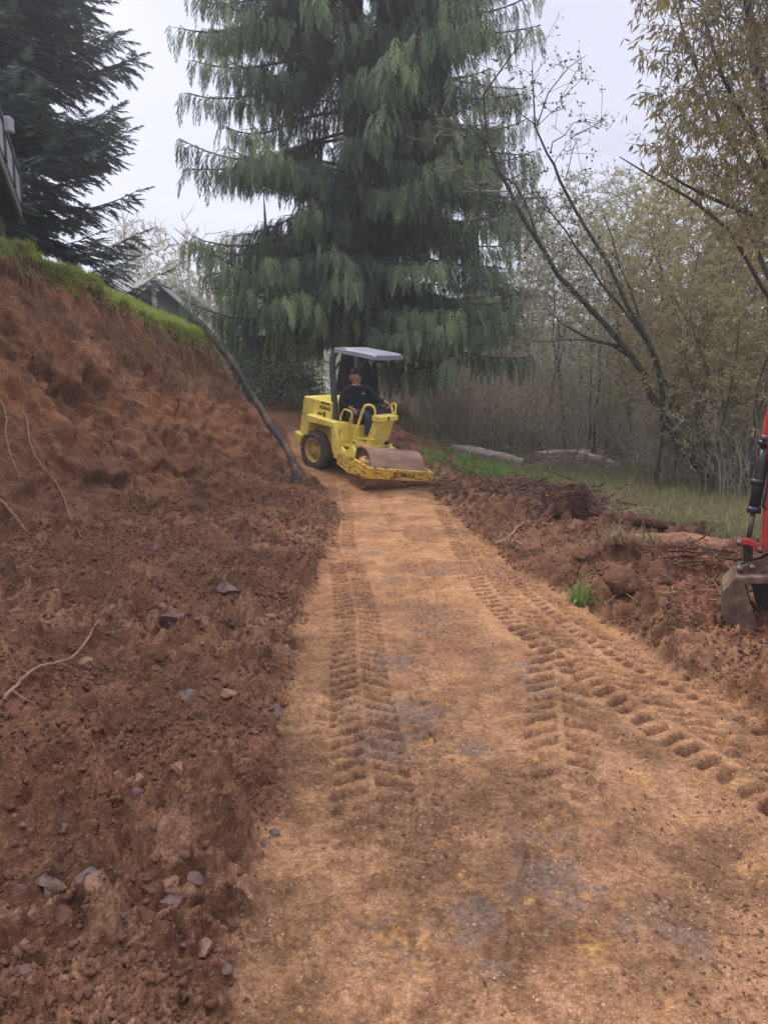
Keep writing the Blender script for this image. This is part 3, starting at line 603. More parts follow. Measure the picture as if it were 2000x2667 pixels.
# ---------------------------------------------------------------- deciduous trees
def polyskel(lines, dens=.35):
    """lines: list of (points, parent_line_index or None, t) -> skeleton nodes with radii"""
    sk = []; 
    return sk
def tree_from(root, stems, targets, r, leafm, barkm, leaf=(.05, .03), nleaf=6, r_tip=.004, spread=.22, sag=.1, bend=.3, power=2.2, lfold=.25, down=.5, tintb=.45, step=.3, twigm=None, loc=True, leaf_down=0, tw=3):
    """stems: list of (pts (n,3), radii (n)) in world or local coordinates. One trunk mesh, one branches mesh, one crown"""
    o = np.array(root.location) if loc else np.zeros(3)
    b = MB(); sk = []
    for pts, rad in stems:
        pts = np.array(pts, float)-o; b.tube(pts, rad, 9)
        d = np.linalg.norm(np.diff(pts, axis=0), axis=1)
        for i in range(len(pts)-1):
            for f in np.arange(0, 1, step/max(d[i], step)): sk.append((pts[i]*(1-f)+pts[i+1]*f, len(sk)))
        sk.append((pts[-1], len(sk)))
    b.build('trunk', barkm, root, smooth=True)
    if not len(targets): return
    T_ = np.array(targets)-o; A, par, tips = attach(sk, T_, r, bend, .32, sag); ns = len(sk)
    i = np.arange(ns, len(A)); ch = np.zeros(len(A)); w_ = np.zeros(len(A))
    hc = np.zeros(len(A), int); np.add.at(hc, par[ns:], 1)
    for q in range(len(A)-1, ns-1, -1):
        if hc[q] == 0: w_[q] += 1
        if par[q] != q: w_[par[q]] += w_[q]
    R = r_tip*np.power(np.maximum(w_, 1), 1/power); R = np.minimum(R, .06)
    V, Q = tubes_np(A[par[i]], A[i], np.maximum(np.where(par[i] < ns, R[i]*1.15, R[par[i]]), R[i]), R[i], 4)
    # twiglets round the tips
    tipn = np.repeat(A[tips], tw, 0); back = A[par[tips]]; d = A[tips]-back; d /= np.linalg.norm(d, axis=1)[:, None]+1e-9; dt = np.repeat(d, tw, 0)+.8*rdir(len(tipn), r); dt[:, 2] -= leaf_down*.5; dt /= np.linalg.norm(dt, axis=1)[:, None]; tl = spread*r.uniform(.5, 1.3, len(tipn)); ends = tipn+dt*tl[:, None]
    V2, Q2 = tubes_np(tipn, ends, np.full(len(tipn), r_tip*.8), np.full(len(tipn), r_tip*.4), 3)
    mkobj('branches', npmesh('branches', np.concatenate([V, V2]), [np.concatenate([Q, Q2+len(V)])]), twigm or barkm, root)
    if nleaf:
        n = len(tipn)*nleaf; f = r.uniform(0, 1.05, n); b_ = np.repeat(tipn, nleaf, 0)*(1-f)[:, None]+np.repeat(ends, nleaf, 0)*f[:, None]
        dr = np.repeat(dt, nleaf, 0)*.6+rdir(n, r); dr[:, 2] -= down; V, T = leaves_np(b_, dr, rdir(n, r), leaf[0]*r.uniform(.6, 1.25, n), leaf[1]*r.uniform(.7, 1.2, n), lfold, .1)
        tint = np.repeat(tintb+.17*r.normal(size=n)+.12*np.repeat(r.normal(size=len(tipn)), nleaf), 4); leafobj('crown', V, T, tint, leafm, root)

# the leaning alder clump, right of centre: stems followed from the foot
r = np.random.default_rng(21)
AB = on_ground(1868, 1268)
ab = (float(AB[0]), float(AB[1]), surf_z(*AB)-.1)
alder = empty('leaning_alder', ab, 'leaning many-stemmed bare alder with mossy trunks, right of the clearing', 'tree')
YA = ab[1]
def stem(px, r0, r1, dy0=0, dy1=0, root=True):
    n = len(px); pts = [at(u, v, YA+dy0+(dy1-dy0)*i/(n-1)) for i, (u, v) in enumerate(px)]
    if root: pts[0] = np.array([pts[0][0], pts[0][1], min(pts[0][2], ab[2]+.05)])
    pts = np.array(pts); pts[1:-1] += r.normal(size=(n-2, 3))*.02
    return pts, np.linspace(r0, r1, n)**1.0
S = [stem([(1868,1272),(1820,1215),(1778,1172),(1745,1115),(1722,1080),(1695,1030),(1672,974),(1648,930),(1610,887),(1566,834),(1508,781),(1450,713),(1407,641),(1359,569),(1330,501),(1298,435),(1272,376),(1262,300),(1255,241),(1296,188),(1340,130),(1386,72)], .090, .007, 0, -.4),
     stem([(1722,1085),(1728,1036),(1711,945),(1682,877),(1634,795),(1586,694),(1537,617),(1499,550),(1460,472),(1440,430),(1422,400),(1398,328),(1393,270),(1390,200),(1386,159)], .056, .008, 0, .5, False),
     stem([(1700,915),(1658,858),(1614,790),(1575,745),(1537,694),(1500,640),(1475,607),(1440,560),(1417,530),(1390,490),(1350,440)], .034, .008, .2, .9, False),
     stem([(1880,1275),(1830,1180),(1769,1056),(1735,993),(1700,940),(1668,850),(1640,760),(1612,690),(1598,620),(1570,560)], .034, .009, .2, .9),
     stem([(1905,1270),(1880,1180),(1840,1090),(1800,1010),(1790,900),(1800,760),(1820,640)], .034, .01, .3, 1.0),
     stem([(1960,1240),(1945,1150),(1950,1000),(1965,860),(1970,700),(1990,560)], .045, .015, .8, 1.6),
     stem([(1930,1250),(1900,1130),(1850,1000),(1830,900),(1760,790),(1700,700)], .028, .008, .6, 1.2),
     stem([(1440,700),(1400,620),(1370,540),(1340,480),(1270,430),(1210,350),(1150,290)], .03, .006, -.1, .6, False),
     stem([(1610,901),(1537,882),(1500,860),(1470,844),(1422,805)], .035, .008, 0, -.5, False),
     stem([(1650,935),(1590,900),(1530,885),(1489,885),(1420,890),(1345,882)], .02, .006, 0, -.6, False),
     stem([(1398,328),(1431,241),(1484,178),(1510,160),(1528,143)], .014, .004, .4, .3, False),
     stem([(1432,400),(1440,375),(1470,352),(1495,322),(1528,318),(1590,328)], .013, .004, .45, .3, False),
     stem([(1470,470),(1482,440),(1490,400),(1500,370),(1515,360)], .011, .004, .45, .3, False),
     stem([(1272,376),(1230,340),(1190,300),(1120,262)], .012, .004, -.3, -.3, False),
     stem([(1398,328),(1360,300),(1325,262),(1310,235)], .012, .004, .4, .1, False)]
tg = []
for (u0, v0, su, sv, n) in [(1330,470,80,70,46),(1400,540,80,60,46),(1300,260,45,60,20),(1390,170,30,60,16),(1490,180,40,30,14),(1440,270,40,35,14),(1540,320,35,12,10),(1500,380,28,30,12),(1240,420,60,70,18),(1480,640,70,50,34),(1540,760,70,50,30),(1420,850,60,25,10),(1200,330,60,40,14),(1600,700,50,50,20),(1800,760,70,120,30),(1950,700,60,140,30),(1620,930,70,60,22),(1500,820,80,60,22)]:
    for _ in range(n): tg.append(at(u0+r.normal()*su, v0+r.normal()*sv, YA+r.uniform(-.8, 1.0)))
tree_from(alder, S, tg, r, M['alder'], M['bark_moss'], leaf=(.075, .045), nleaf=1, r_tip=.0045, spread=.20, sag=.0, bend=.35, down=.4, twigm=M['twig'], tw=3)

# big willow leaning in at the upper right, long narrow leaves
r = np.random.default_rng(22); wy = 10.5
wb = (6.1, wy, surf_z(6.1, wy)-.1)
wil = empty('willow_tree', wb, 'leafy willow with long narrow leaves hanging in at the upper right corner', 'tree')
def wp(u, v, dy=0): return at(u, v, wy+dy)
S = [(np.array([wb, (6.15, wy, 1.6), (6.0, wy, 3.0), wp(2060, 560), wp(2020, 400), wp(1985, 250), wp(1960, 90), wp(1930, -80), wp(1900, -260)]), np.linspace(.13, .03, 9)),
     (np.array([wp(2060, 560), wp(1990, 500, .3), wp(1930, 420, .5), wp(1880, 330, .6), wp(1830, 220, .7), wp(1790, 120, .7), wp(1760, 20, .7)]), np.linspace(.05, .012, 7)),
     (np.array([wp(2050, 620), wp(1960, 560, -.3), wp(1860, 520, -.5), wp(1780, 480, -.6), wp(1720, 440, -.6)]), np.linspace(.04, .01, 5)),
     (np.array([wp(2030, 520), wp(1950, 330, -.8), wp(1880, 200, -1.0), wp(1830, 40, -1.1)]), np.linspace(.04, .012, 4)),
     (np.array([(6.0, wy, 2.6), wp(2020, 760, .4), wp(1990, 700, .5), wp(1965, 640, .6), wp(1935, 580, .6), wp(1900, 520, .6)]), np.linspace(.05, .012, 6)),
     (np.array([(6.1, wy, 2.2), wp(1990, 760, -.2), wp(1900, 600, -.5), wp(1800, 520, -.6), wp(1680, 450, -.8), wp(1612, 408, -.8)]), np.linspace(.035, .006, 6))]
tg = []
while len(tg) < 1150:
    u = r.uniform(1650, 2150); v = r.uniform(-160, 640)
    edge = np.interp(v, [-160, 40, 60, 140, 200, 240, 290, 330, 420, 470, 560, 640], [1660, 1672, 1720, 1665, 1730, 1672, 1690, 1690, 1692, 1780, 1830, 1880])
    if u < edge+abs(r.normal())*28: continue
    if r.uniform() > .55+.45*ss(0, 160, u-edge): continue
    if fbm(np.array([u*.012]), np.array([v*.012]), o=2)[0] < -.42: continue
    tg.append(at(u, v, wy+r.uniform(-1.7, 1.9)))
tree_from(wil, S, tg, r, M['willow'], M['bark'], leaf=(.125, .030), nleaf=4, r_tip=.0035, spread=.26, sag=.05, bend=.25, down=.9, lfold=.15, leaf_down=.8, twigm=M['twig'], tw=3)

# prototypes for the wood: (height, spread, leafiness)
def wood_proto(name, seed, H, W, nst, ntg, leafm, leaf, nleaf, lean=.15, zlow=.25, tipr=.006, fold=.25, twm='twig', r0=.06, up=1.0):
    r = np.random.default_rng(seed); root = bpy.data.objects.new(name, None); COL.objects.link(root); root.empty_display_size = .1; S = []
    for k in range(nst):
        a = r.uniform(0, 2*math.pi); d = np.array([math.cos(a), math.sin(a)])*r.uniform(.3, 1)*lean*H; z = np.linspace(0, 1, 7); q = np.zeros((7, 3)); q[:, :2] = d*(z**1.4)[:, None]+r.normal(size=(7, 2))*.05*H*z[:, None]*.5+np.array([math.cos(a), math.sin(a)])*.15*(nst > 1); q[:, 2] = z*H*r.uniform(.72, .98)
        S.append((q, np.linspace(r0*r.uniform(.6, 1), .008, 7)))
    tg = []
    while len(tg) < ntg:
        z = r.uniform(zlow, 1.02)*H; a = r.uniform(0, 2*math.pi); f = z/H; rad = W*math.sqrt(r.uniform())*(math.sin(min(1, (f-zlow+.15)*1.15)*math.pi*.93)*.9+.15); c = S[r.integers(0, nst)][0]; cx = np.interp(z, c[:, 2], c[:, 0]); cy = np.interp(z, c[:, 2], c[:, 1])
        tg.append([cx+math.cos(a)*rad*.7, cy+math.sin(a)*rad*.7, z])
    tree_from(root, S, tg, r, leafm, M['bark'], leaf=leaf, nleaf=nleaf, r_tip=tipr, spread=.30, sag=-.12*up, bend=.35, down=.2, lfold=fold, twigm=M[twm], loc=False, tw=3)
    return root
PW = [wood_proto('alder_tree', 31, 9.5, 2.1, 1, 270, M['greyleaf'], (.085, .06), 6, r0=.09),
      wood_proto('alder_tree', 32, 8.0, 2.2, 3, 300, M['olive'], (.095, .05), 7, lean=.22, r0=.06),
      wood_proto('alder_tree', 33, 7.0, 2.0, 4, 280, M['olive'], (.09, .05), 7, lean=.28, r0=.05),
      wood_proto('bare_alder', 34, 8.5, 1.8, 2, 250, M['greyleaf'], (.08, .05), 3, lean=.15, r0=.07)]
def copy_tree(o, loc, rz, scl, label, cat='tree', group=None):
    c = o.copy(); COL.objects.link(c); c.location = [float(v) for v in loc]; c.rotation_euler = (0, 0, rz); c.scale = (scl,)*3 if np.isscalar(scl) else scl; tag(c, label, cat, group)
    for ch in o.children: d = ch.copy(); COL.objects.link(d); d.parent = c
    return c
r = np.random.default_rng(41); used = set()
def put(k, x, y, h, label, group, cat='tree'):
    o = PW[k]; hh = [9.5, 8.0, 7.0, 8.5][k]; z = ground_z(x, y)-.1; rz = r.uniform(0, 6.28)
    if k not in used:
        used.add(k); o.location = (x, y, z); o.rotation_euler = (0, 0, rz); o.scale = (h/hh,)*3; tag(o, label, cat, group); return
    copy_tree(o, (x, y, z), rz, h/hh, label, cat, group)
def xz_h(u, v, y):   # crown top at photo height v
    p = at(u, v, y); return p[0], p[2]
# right-hand wood, tops traced along the skyline
US = [sorted([1990,1900,2090,1790,1960,1850,1730,2010,1800,2070,1930,1690,1960,1740,2080,1850,1720,1880,1980,1820]), sorted([1385,1450,1530,1590,1655,1500,1600,1420,1350,1560,1680,1480,1640,1720,1340,1410]), sorted([345,395,430,470,520,560,600,500,555,610,455,300,325,650,580])]
NTH = 'first second third fourth fifth sixth seventh eighth ninth tenth eleventh twelfth thirteenth fourteenth fifteenth sixteenth seventeenth eighteenth nineteenth twentieth'.split(); seen = {}
def ORD(u, k):
    i = US[k].index(u)+seen.get((u, k), 0); seen[(u, k)] = seen.get((u, k), 0)+1
    return NTH[i]+[' olive leafed alder from the left in the wood at the right edge', ' sparse grey green tree from the left in the row behind the leaning alder', ' pale sparse tree from the left behind the metal roofed shed'][k]
G1 = 'olive leafed alders in the wood at the right'; G2 = 'grey green sparse trees behind the leaning alder'; G3 = 'thin bare trees far behind the shed'
for u, v, y, k in [(1990,330,15,1),(1900,520,16,2),(2090,420,17,2),(1790,600,17.5,1),(1960,700,14.5,2),(1850,470,20,1),(1730,640,19,2),(2010,450,19.5,1),(1800,760,15.5,2),(2070,800,14,2),(1930,560,23,0),(1690,560,22,2),(1960,640,18,2),(1740,700,21,1),(2080,560,22,1),(1850,620,19,1),(1720,760,15.2,1),(1880,690,14.2,2),(1980,560,13.6,1),(1820,420,21,1)]:
    x, z = xz_h(u, v, y); put(k, x, y, z-ground_z(x, y), ORD(u, 0), G1)
for u, v, y, k in [(1385,560,27,0),(1450,500,30,0),(1530,480,28,0),(1590,440,31,3),(1655,520,26,0),(1500,590,24,3),(1600,560,25,0),(1420,640,25,3),(1350,640,34,0),(1560,650,23,3),(1680,600,30,0),(1480,540,36,0),(1640,470,36,0),(1720,500,32,0),(1340,700,28,3),(1410,520,38,0)]:
    x, z = xz_h(u, v, y); put(k, x, y, z-ground_z(x, y), ORD(u, 1), G2)
for u, v, y, k in [(345,590,52,3),(395,620,50,0),(430,610,55,0),(470,600,50,0),(520,640,48,0),(560,610,46,0),(600,640,50,0),(500,660,42,0),(555,680,44,0),(610,700,40,0),(455,690,46,0),(300,560,54,3),(325,650,48,3),(650,690,45,0),(580,760,38,0)]:
    x, z = xz_h(u, v, y); put(k, x, y, z-ground_z(x, y), ORD(u, 2), 'pale sparse trees behind the shed')
# two distinct bare ones
def bare(u0, v0, y, h_px, seed, label, W=1.2, tg_n=26, base_r=.13, zl=.75, hz=0.):
    r = np.random.default_rng(seed); x, zt = xz_h(u0, h_px, y); zb = ground_z(x, y)-.2; root = empty('bare_tree', (x, y, zb), label, 'tree'); H = zt-zb
    z = np.linspace(0, 1, 8); q = np.stack([x+hz*(z-.9)+.04*r.normal(size=8), y+0*z, zb+H*z], 1); tg = [[x+r.normal()*W*.5, y+r.normal()*W*.4, zb+H*r.uniform(zl, 1.03)] for _ in range(tg_n)]
    tree_from(root, [(q, np.linspace(base_r, .03, 8))], tg, r, None, M['twig_pale'], nleaf=0, r_tip=.018, spread=.5, sag=-.25, bend=.2, twigm=M['twig_pale'], tw=2)
bare(322, 0, 42, 555, 51, 'straight bare pole-like trunk beside the spruce, left of the shed roof', W=.9, tg_n=7, base_r=.17, zl=.8, hz=-.9)
bare(487, 0, 44, 585, 52, 'bare tree with a flat spreading crown above the shed', W=3.4, tg_n=34, base_r=.14, zl=.80)

# ---------------------------------------------------------------- instanced stuff (brush, grass, crumbs)
def scatter(name, protos, pts, rots, scl, mt=None):
    """ONE stuff object whose geometry nodes place copies of small meshes"""
    me = bpy.data.meshes.new(name); me.vertices.add(len(pts)); me.vertices.foreach_set('co', np.asarray(pts, np.float32).ravel())
    a = me.attributes.new('rot', 'FLOAT_VECTOR', 'POINT'); a.data.foreach_set('vector', np.asarray(rots, np.float32).ravel())
    s_ = np.asarray(scl, np.float32); s_ = np.repeat(s_[:, None], 3, 1) if s_.ndim == 1 else s_
    a = me.attributes.new('scl', 'FLOAT_VECTOR', 'POINT'); a.data.foreach_set('vector', s_.ravel())
    o = mkobj(name, me); ng = bpy.data.node_groups.new(name, 'GeometryNodeTree'); ng.interface.new_socket('Geometry', in_out='INPUT', socket_type='NodeSocketGeometry'); ng.interface.new_socket('Geometry', in_out='OUTPUT', socket_type='NodeSocketGeometry')
    n = ng.nodes; l = ng.links; gi = n.new('NodeGroupInput'); go = n.new('NodeGroupOutput'); ip = n.new('GeometryNodeInstanceOnPoints'); jn = n.new('GeometryNodeJoinGeometry')
    for p in protos:
        oi = n.new('GeometryNodeObjectInfo'); oi.inputs['Object'].default_value = p; oi.inputs['As Instance'].default_value = True; l.new(oi.outputs['Geometry'], jn.inputs[0])
    mp_ = n.new('GeometryNodeMeshToPoints'); l.new(gi.outputs[0], mp_.inputs[0]); l.new(mp_.outputs[0], ip.inputs['Points']); l.new(jn.outputs[0], ip.inputs['Instance']); ip.inputs['Pick Instance'].default_value = True
    rv = n.new('FunctionNodeRandomValue'); rv.data_type = 'INT'; rv.inputs[4].default_value = 0; rv.inputs[5].default_value = len(protos)-1; l.new(rv.outputs[2], ip.inputs['Instance Index'])
    for nm, sock in (('rot', 'Rotation'), ('scl', 'Scale')):
        at_ = n.new('GeometryNodeInputNamedAttribute'); at_.data_type = 'FLOAT_VECTOR'; at_.inputs['Name'].default_value = nm; l.new(at_.outputs['Attribute'], ip.inputs[sock])
    l.new(ip.outputs[0], go.inputs[0]); m = o.modifiers.new('scatter', 'NODES'); m.node_group = ng
    return o
def proto_obj(name, me, mt):
    me.materials.append(mt); return bpy.data.objects.new(name, me)      # never linked to the scene
# brush: thin stems with a few dead leaves
def brush_proto(seed, H, W, nst, leafm, leafn, leaf=(.05, .03), tm='twig', rad=.010):
    r = np.random.default_rng(seed); P0, P1, A0, A1, LP, LD = [], [], [], [], [], []
    for _ in range(nst):
        a = r.uniform(0, 6.28); p = np.array([math.cos(a), math.sin(a), 0])*r.uniform(0, W*.55); d = np.array([math.cos(a)*r.uniform(0, .4), math.sin(a)*r.uniform(0, .4), 1.]); h = H*r.uniform(.5, 1); n = 7; q = rad*r.uniform(.5, 1.2)
        for i in range(n):
            d = d+r.normal(size=3)*.13; d /= np.linalg.norm(d); e = p+d*h/n; P0.append(p); P1.append(e); A0.append(q*(1-i/n)+.003); A1.append(q*(1-(i+1)/n)+.003)
            for _k in range(r.integers(0, 3) if i > 0 else 0):
                t = d*.7+rdir(1, r)[0]*.8; t[2] = abs(t[2])*.7; l_ = r.uniform(.15, .55); g = e; 
                for _j in range(2):
                    f = g+t*l_/2; P0.append(g); P1.append(f); A0.append(.0035); A1.append(.0025); 
                    for _q in range(leafn): LP.append(g*(1-r.uniform())+f*r.uniform()); LP[-1] = g+(f-g)*r.uniform(); LD.append(rdir(1, r)[0])
                    g = f; t = t+r.normal(size=3)*.35
            p = e
    V, Q = tubes_np(P0, P1, np.array(A0), np.array(A1), 3); T = np.zeros((0, 3), int); tint = np.full(len(V), .5); mi = [0]*len(Q)
    if LP:
        n = len(LP); V2, T2 = leaves_np(LP, LD, rdir(n, r), leaf[0]*r.uniform(.6, 1.3, n), leaf[1]); T = T2+len(V); V = np.concatenate([V, V2]); tint = np.concatenate([tint, np.repeat(.5+.2*r.normal(size=n), 4)])
    me = npmesh('brush', V, [Q, T], False); fattr(me, 'tint', tint); o = proto_obj('brush', me, M[tm]); me.materials.append(leafm); me.polygons.foreach_set('material_index', np.array([0]*len(Q)+[1]*len(T), np.int32)); return o
BP = [brush_proto(61+i, 3.2, 1.6, 26, M['brushleaf'], 1, tm='twig_pale') for i in range(3)]
BPg = [brush_proto(71+i, 2.4, 1.8, 24, M['greyleaf'], 3, leaf=(.055, .035)) for i in range(2)]
r = np.random.default_rng(81); pts, rt, sc_ = [], [], []
while len(pts) < 200:
    y = r.uniform(22.5, 34); u = r.uniform(960, 2080); x = (u-1000)/F*y*1.01
    if x < 1.6 and y < 25: continue
    if x < .2: continue
    if x > 3 and x < 5.2 and y < 21.5: continue
    pts.append((x, y, ground_z(x, y)-.1)); rt.append((0, 0, r.uniform(0, 6.28))); s = r.uniform(.75, 1.25); sc_.append((s, s, s*r.uniform(.9, 1.3)))
while len(pts) < 262:   # nearer brush at the right
    y = r.uniform(13.5, 20); u = r.uniform(1690, 2150); x = (u-1000)/F*y*1.01
    if u < 1900 and y < 15.5: continue
    pts.append((x, y, ground_z(x, y)-.1)); rt.append((0, 0, r.uniform(0, 6.28))); s = r.uniform(.6, 1.0); sc_.append((s, s, s))
tag(scatter('bare_brush', BP, pts, rt, sc_), 'thick grey brown mass of bare brush under the trees', 'brush', kind='stuff')
pts, rt, sc_ = [], [], []
while len(pts) < 120:
    y = r.uniform(23, 34); u = r.uniform(1000, 2080); x = (u-1000)/F*y*1.01
    if x < 1.5: continue
    pts.append((x, y, ground_z(x, y)-.1)); rt.append((0, 0, r.uniform(0, 6.28))); s = r.uniform(.6, 1.2); sc_.append((s, s, s*1.2))
while len(pts) < 170:
    y = r.uniform(14, 21); u = r.uniform(1760, 2200); x = (u-1000)/F*y*1.01; pts.append((x, y, ground_z(x, y)-.1)); rt.append((0, 0, r.uniform(0, 6.28))); s = r.uniform(.5, .9); sc_.append((s, s, s))
tag(scatter('leafy_undergrowth', BPg, pts, rt, sc_), 'pale leafy undergrowth growing among the bare brush', 'undergrowth', kind='stuff')
# far line of trees behind everything
r = np.random.default_rng(83); pts, rt, sc_ = [], [], []
FP = [bpy.data.objects.new('far_tree', None)]
def far_proto(seed, H):
    r = np.random.default_rng(seed); n = 2600; z = r.uniform(.12, 1, n)*H; a = r.uniform(0, 6.28, n); rad = H*.26*np.sqrt(r.uniform(size=n))*np.sin(np.clip(z/H*1.05, 0, 1)*math.pi*.9)**.7; P = np.stack([rad*np.cos(a), rad*np.sin(a), z], 1); P += .5*r.normal(size=P.shape)
    V, T = leaves_np(P, rdir(n, r), rdir(n, r), r.uniform(.15, .35, n), r.uniform(.10, .2, n)); V2, Q2 = tubes_np(np.zeros((1, 3)), np.array([[0, 0, H*.9]]), np.array([.14]), np.array([.03]), 6)
    k = 60; zz = r.uniform(.3, .9, k)*H; aa = r.uniform(0, 6.28, k); e = np.stack([np.cos(aa)*H*.2, np.sin(aa)*H*.2, zz+H*.12], 1); V3, Q3 = tubes_np(np.stack([0*zz, 0*zz, zz], 1), e, np.full(k, .04), np.full(k, .01), 3)
    Va = np.concatenate([V2, V3, V]); me = npmesh('far_tree', Va, [np.concatenate([Q2, Q3+len(V2)]), T+len(V2)+len(V3)], False); fattr(me, 'tint', np.concatenate([np.full(len(V2)+len(V3), 0), np.repeat(.5+.2*r.normal(size=n), 4)])); return proto_obj('far_tree', me, M['greyleaf'])
FP = [far_proto(90+i, 10) for i in range(2)]
for i in range(90):
    y = r.uniform(46, 85); x = (r.uniform(380, 2200)-1000)/F*y*1.02
    if x < -8 and y < 55: continue
    pts.append((x, y, ground_z(x, y)-.3)); rt.append((0, 0, r.uniform(0, 6.28))); s = r.uniform(.55, .9)*(1 if x > -2 else .75)*(y/60); sc_.append((s, s, s))
tag(scatter('far_wood', FP, pts, rt, sc_), 'hazy far wood behind the nearer trees', 'wood', kind='stuff')
# ================================================================ THE ROLLER
def paint(name, c, wear=0, rough=.45, dirt=0, scr=(1, 1, 1), wcol=(.10, .045, .025), base2=None):
    m, t, b = mat(name, c, rough, 0, .45); n = t.nodes; l = t.links; tc = n.new('ShaderNodeTexCoord')
    nz = n.new('ShaderNodeTexNoise'); nz.inputs['Scale'].default_value = 3; nz.inputs['Detail'].default_value = 5; l.new(tc.outputs['Object'], nz.inputs['Vector'])
    cr = n.new('ShaderNodeValToRGB'); l.new(nz.outputs[0], cr.inputs[0]); e = cr.color_ramp.elements; e[0].position = .35; e[0].color = (*[v*.82 for v in c], 1); e[1].position = .65; e[1].color = (*(base2 or c), 1); last = cr.outputs[0]
    if dirt:
        d = n.new('ShaderNodeTexNoise'); d.inputs['Scale'].default_value = 6; d.inputs['Detail'].default_value = 8; d.inputs['Roughness'].default_value = .7; l.new(tc.outputs['Object'], d.inputs['Vector'])
        r_ = n.new('ShaderNodeMapRange'); l.new(d.outputs[0], r_.inputs[0]); r_.inputs[1].default_value = .60-dirt*.22; r_.inputs[2].default_value = .72; r_.inputs[4].default_value = .8
        mx = n.new('ShaderNodeMix'); mx.data_type = 'RGBA'; l.new(r_.outputs[0], mx.inputs['Factor']); l.new(last, mx.inputs['A']); mx.inputs['B'].default_value = (.22, .12, .07, 1); last = mx.outputs['Result']
    if wear:
        mp = n.new('ShaderNodeMapping'); mp.inputs['Scale'].default_value = scr; l.new(tc.outputs['Object'], mp.inputs[0])
        d = n.new('ShaderNodeTexNoise'); d.inputs['Scale'].default_value = 9; d.inputs['Detail'].default_value = 10; d.inputs['Roughness'].default_value = .78; d.inputs['Distortion'].default_value = .6; l.new(mp.outputs[0], d.inputs['Vector'])
        r_ = n.new('ShaderNodeMapRange'); l.new(d.outputs[0], r_.inputs[0]); r_.inputs[1].default_value = .64-wear*.13; r_.inputs[2].default_value = .66-wear*.12
        mx = n.new('ShaderNodeMix'); mx.data_type = 'RGBA'; l.new(r_.outputs[0], mx.inputs['Factor']); l.new(last, mx.inputs['A']); mx.inputs['B'].default_value = (*wcol, 1); last = mx.outputs['Result']
        r2 = n.new('ShaderNodeMapRange'); l.new(r_.outputs[0], r2.inputs[0]); r2.inputs[3].default_value = rough; r2.inputs[4].default_value = .9; l.new(r2.outputs[0], b.inputs['Roughness'])
    l.new(last, b.inputs['Base Color']); return m
YEL = (.92, .72, .11)
M['yellow'] = paint('yellow_paint', YEL, .15, .42, .34, base2=(.94, .77, .17)); M['yellow_worn'] = paint('worn_yellow_paint', (.82, .54, .07), .95, .55, .35, scr=(1, 1, 3.5), wcol=(.13, .055, .03))
M['yellow_wheel'] = paint('dusty_yellow_rim', (.66, .46, .10), .1, .6, .6); M['grey_steel'] = paint('blue_grey_paint', (.085, .09, .115), 0, .5, .1); M['roof'] = paint('pale_grey_roof', (.30, .32, .37), 0, .55, .2)
M['rubber'] = noise_mat('muddy_rubber', [(.35, (.035, .030, .030)), (.52, (.10, .065, .05)), (.68, (.24, .13, .085))], 7, 7, .9, .3)
M['sidewall'] = noise_mat('tyre_sidewall', [(.35, (.05, .045, .048)), (.7, (.13, .10, .095))], 6, 6, .85, .15)
M['drum'] = noise_mat('muddy_steel_drum', [(.3, (.21, .115, .075)), (.5, (.33, .205, .145)), (.7, (.46, .31, .23))], 5, 8, .6, .12, metal=.15, stretch=(1, .35, 1))
M['dark'] = mat('dark_metal', (.02, .02, .022), .6)[0]; M['black'] = mat('black_plastic', (.012, .012, .014), .45)[0]; M['letter'] = mat('black_lettering', (.02, .018, .015), .6)[0]
def rot3(az, pitch, roll):
    f = np.array([math.sin(az), -math.cos(az), 0]); l = np.array([math.cos(az), math.sin(az), 0]); u = np.array([0, 0, 1.])
    f2 = f*math.cos(pitch)-u*math.sin(pitch); u2 = u*math.cos(pitch)+f*math.sin(pitch)
    return np.stack([f2, l*math.cos(roll)-u2*math.sin(roll), u2*math.cos(roll)+l*math.sin(roll)], 1)
OR_ = np.array([-.9445, 14.6908, .7796]); MR = rot3(.7992, .1773, -.054); OF = np.array([.0402, 13.5733, .4539]); MF = rot3(.5831, .2062, .1049)
def m4(M_, o): A = np.eye(4); A[:3, :3] = M_; A[:3, 3] = o; return Matrix(A.tolist())
roller = empty('road_roller', (0, 0, 0), 'yellow single drum road roller with a grey canopy coming down the dirt path', 'road roller')
roller.matrix_world = m4(MR, OR_)
RELF = np.linalg.inv(np.array(roller.matrix_world))@np.array(m4(MF, OF))
def front(o): o.matrix_local = Matrix(RELF.tolist()); return o
def P(name, mb, mt, bevel=.012, smooth=False, parent=roller, label=None): return mb.build(name, mt, parent, smooth=smooth, bevel=bevel, label=label)
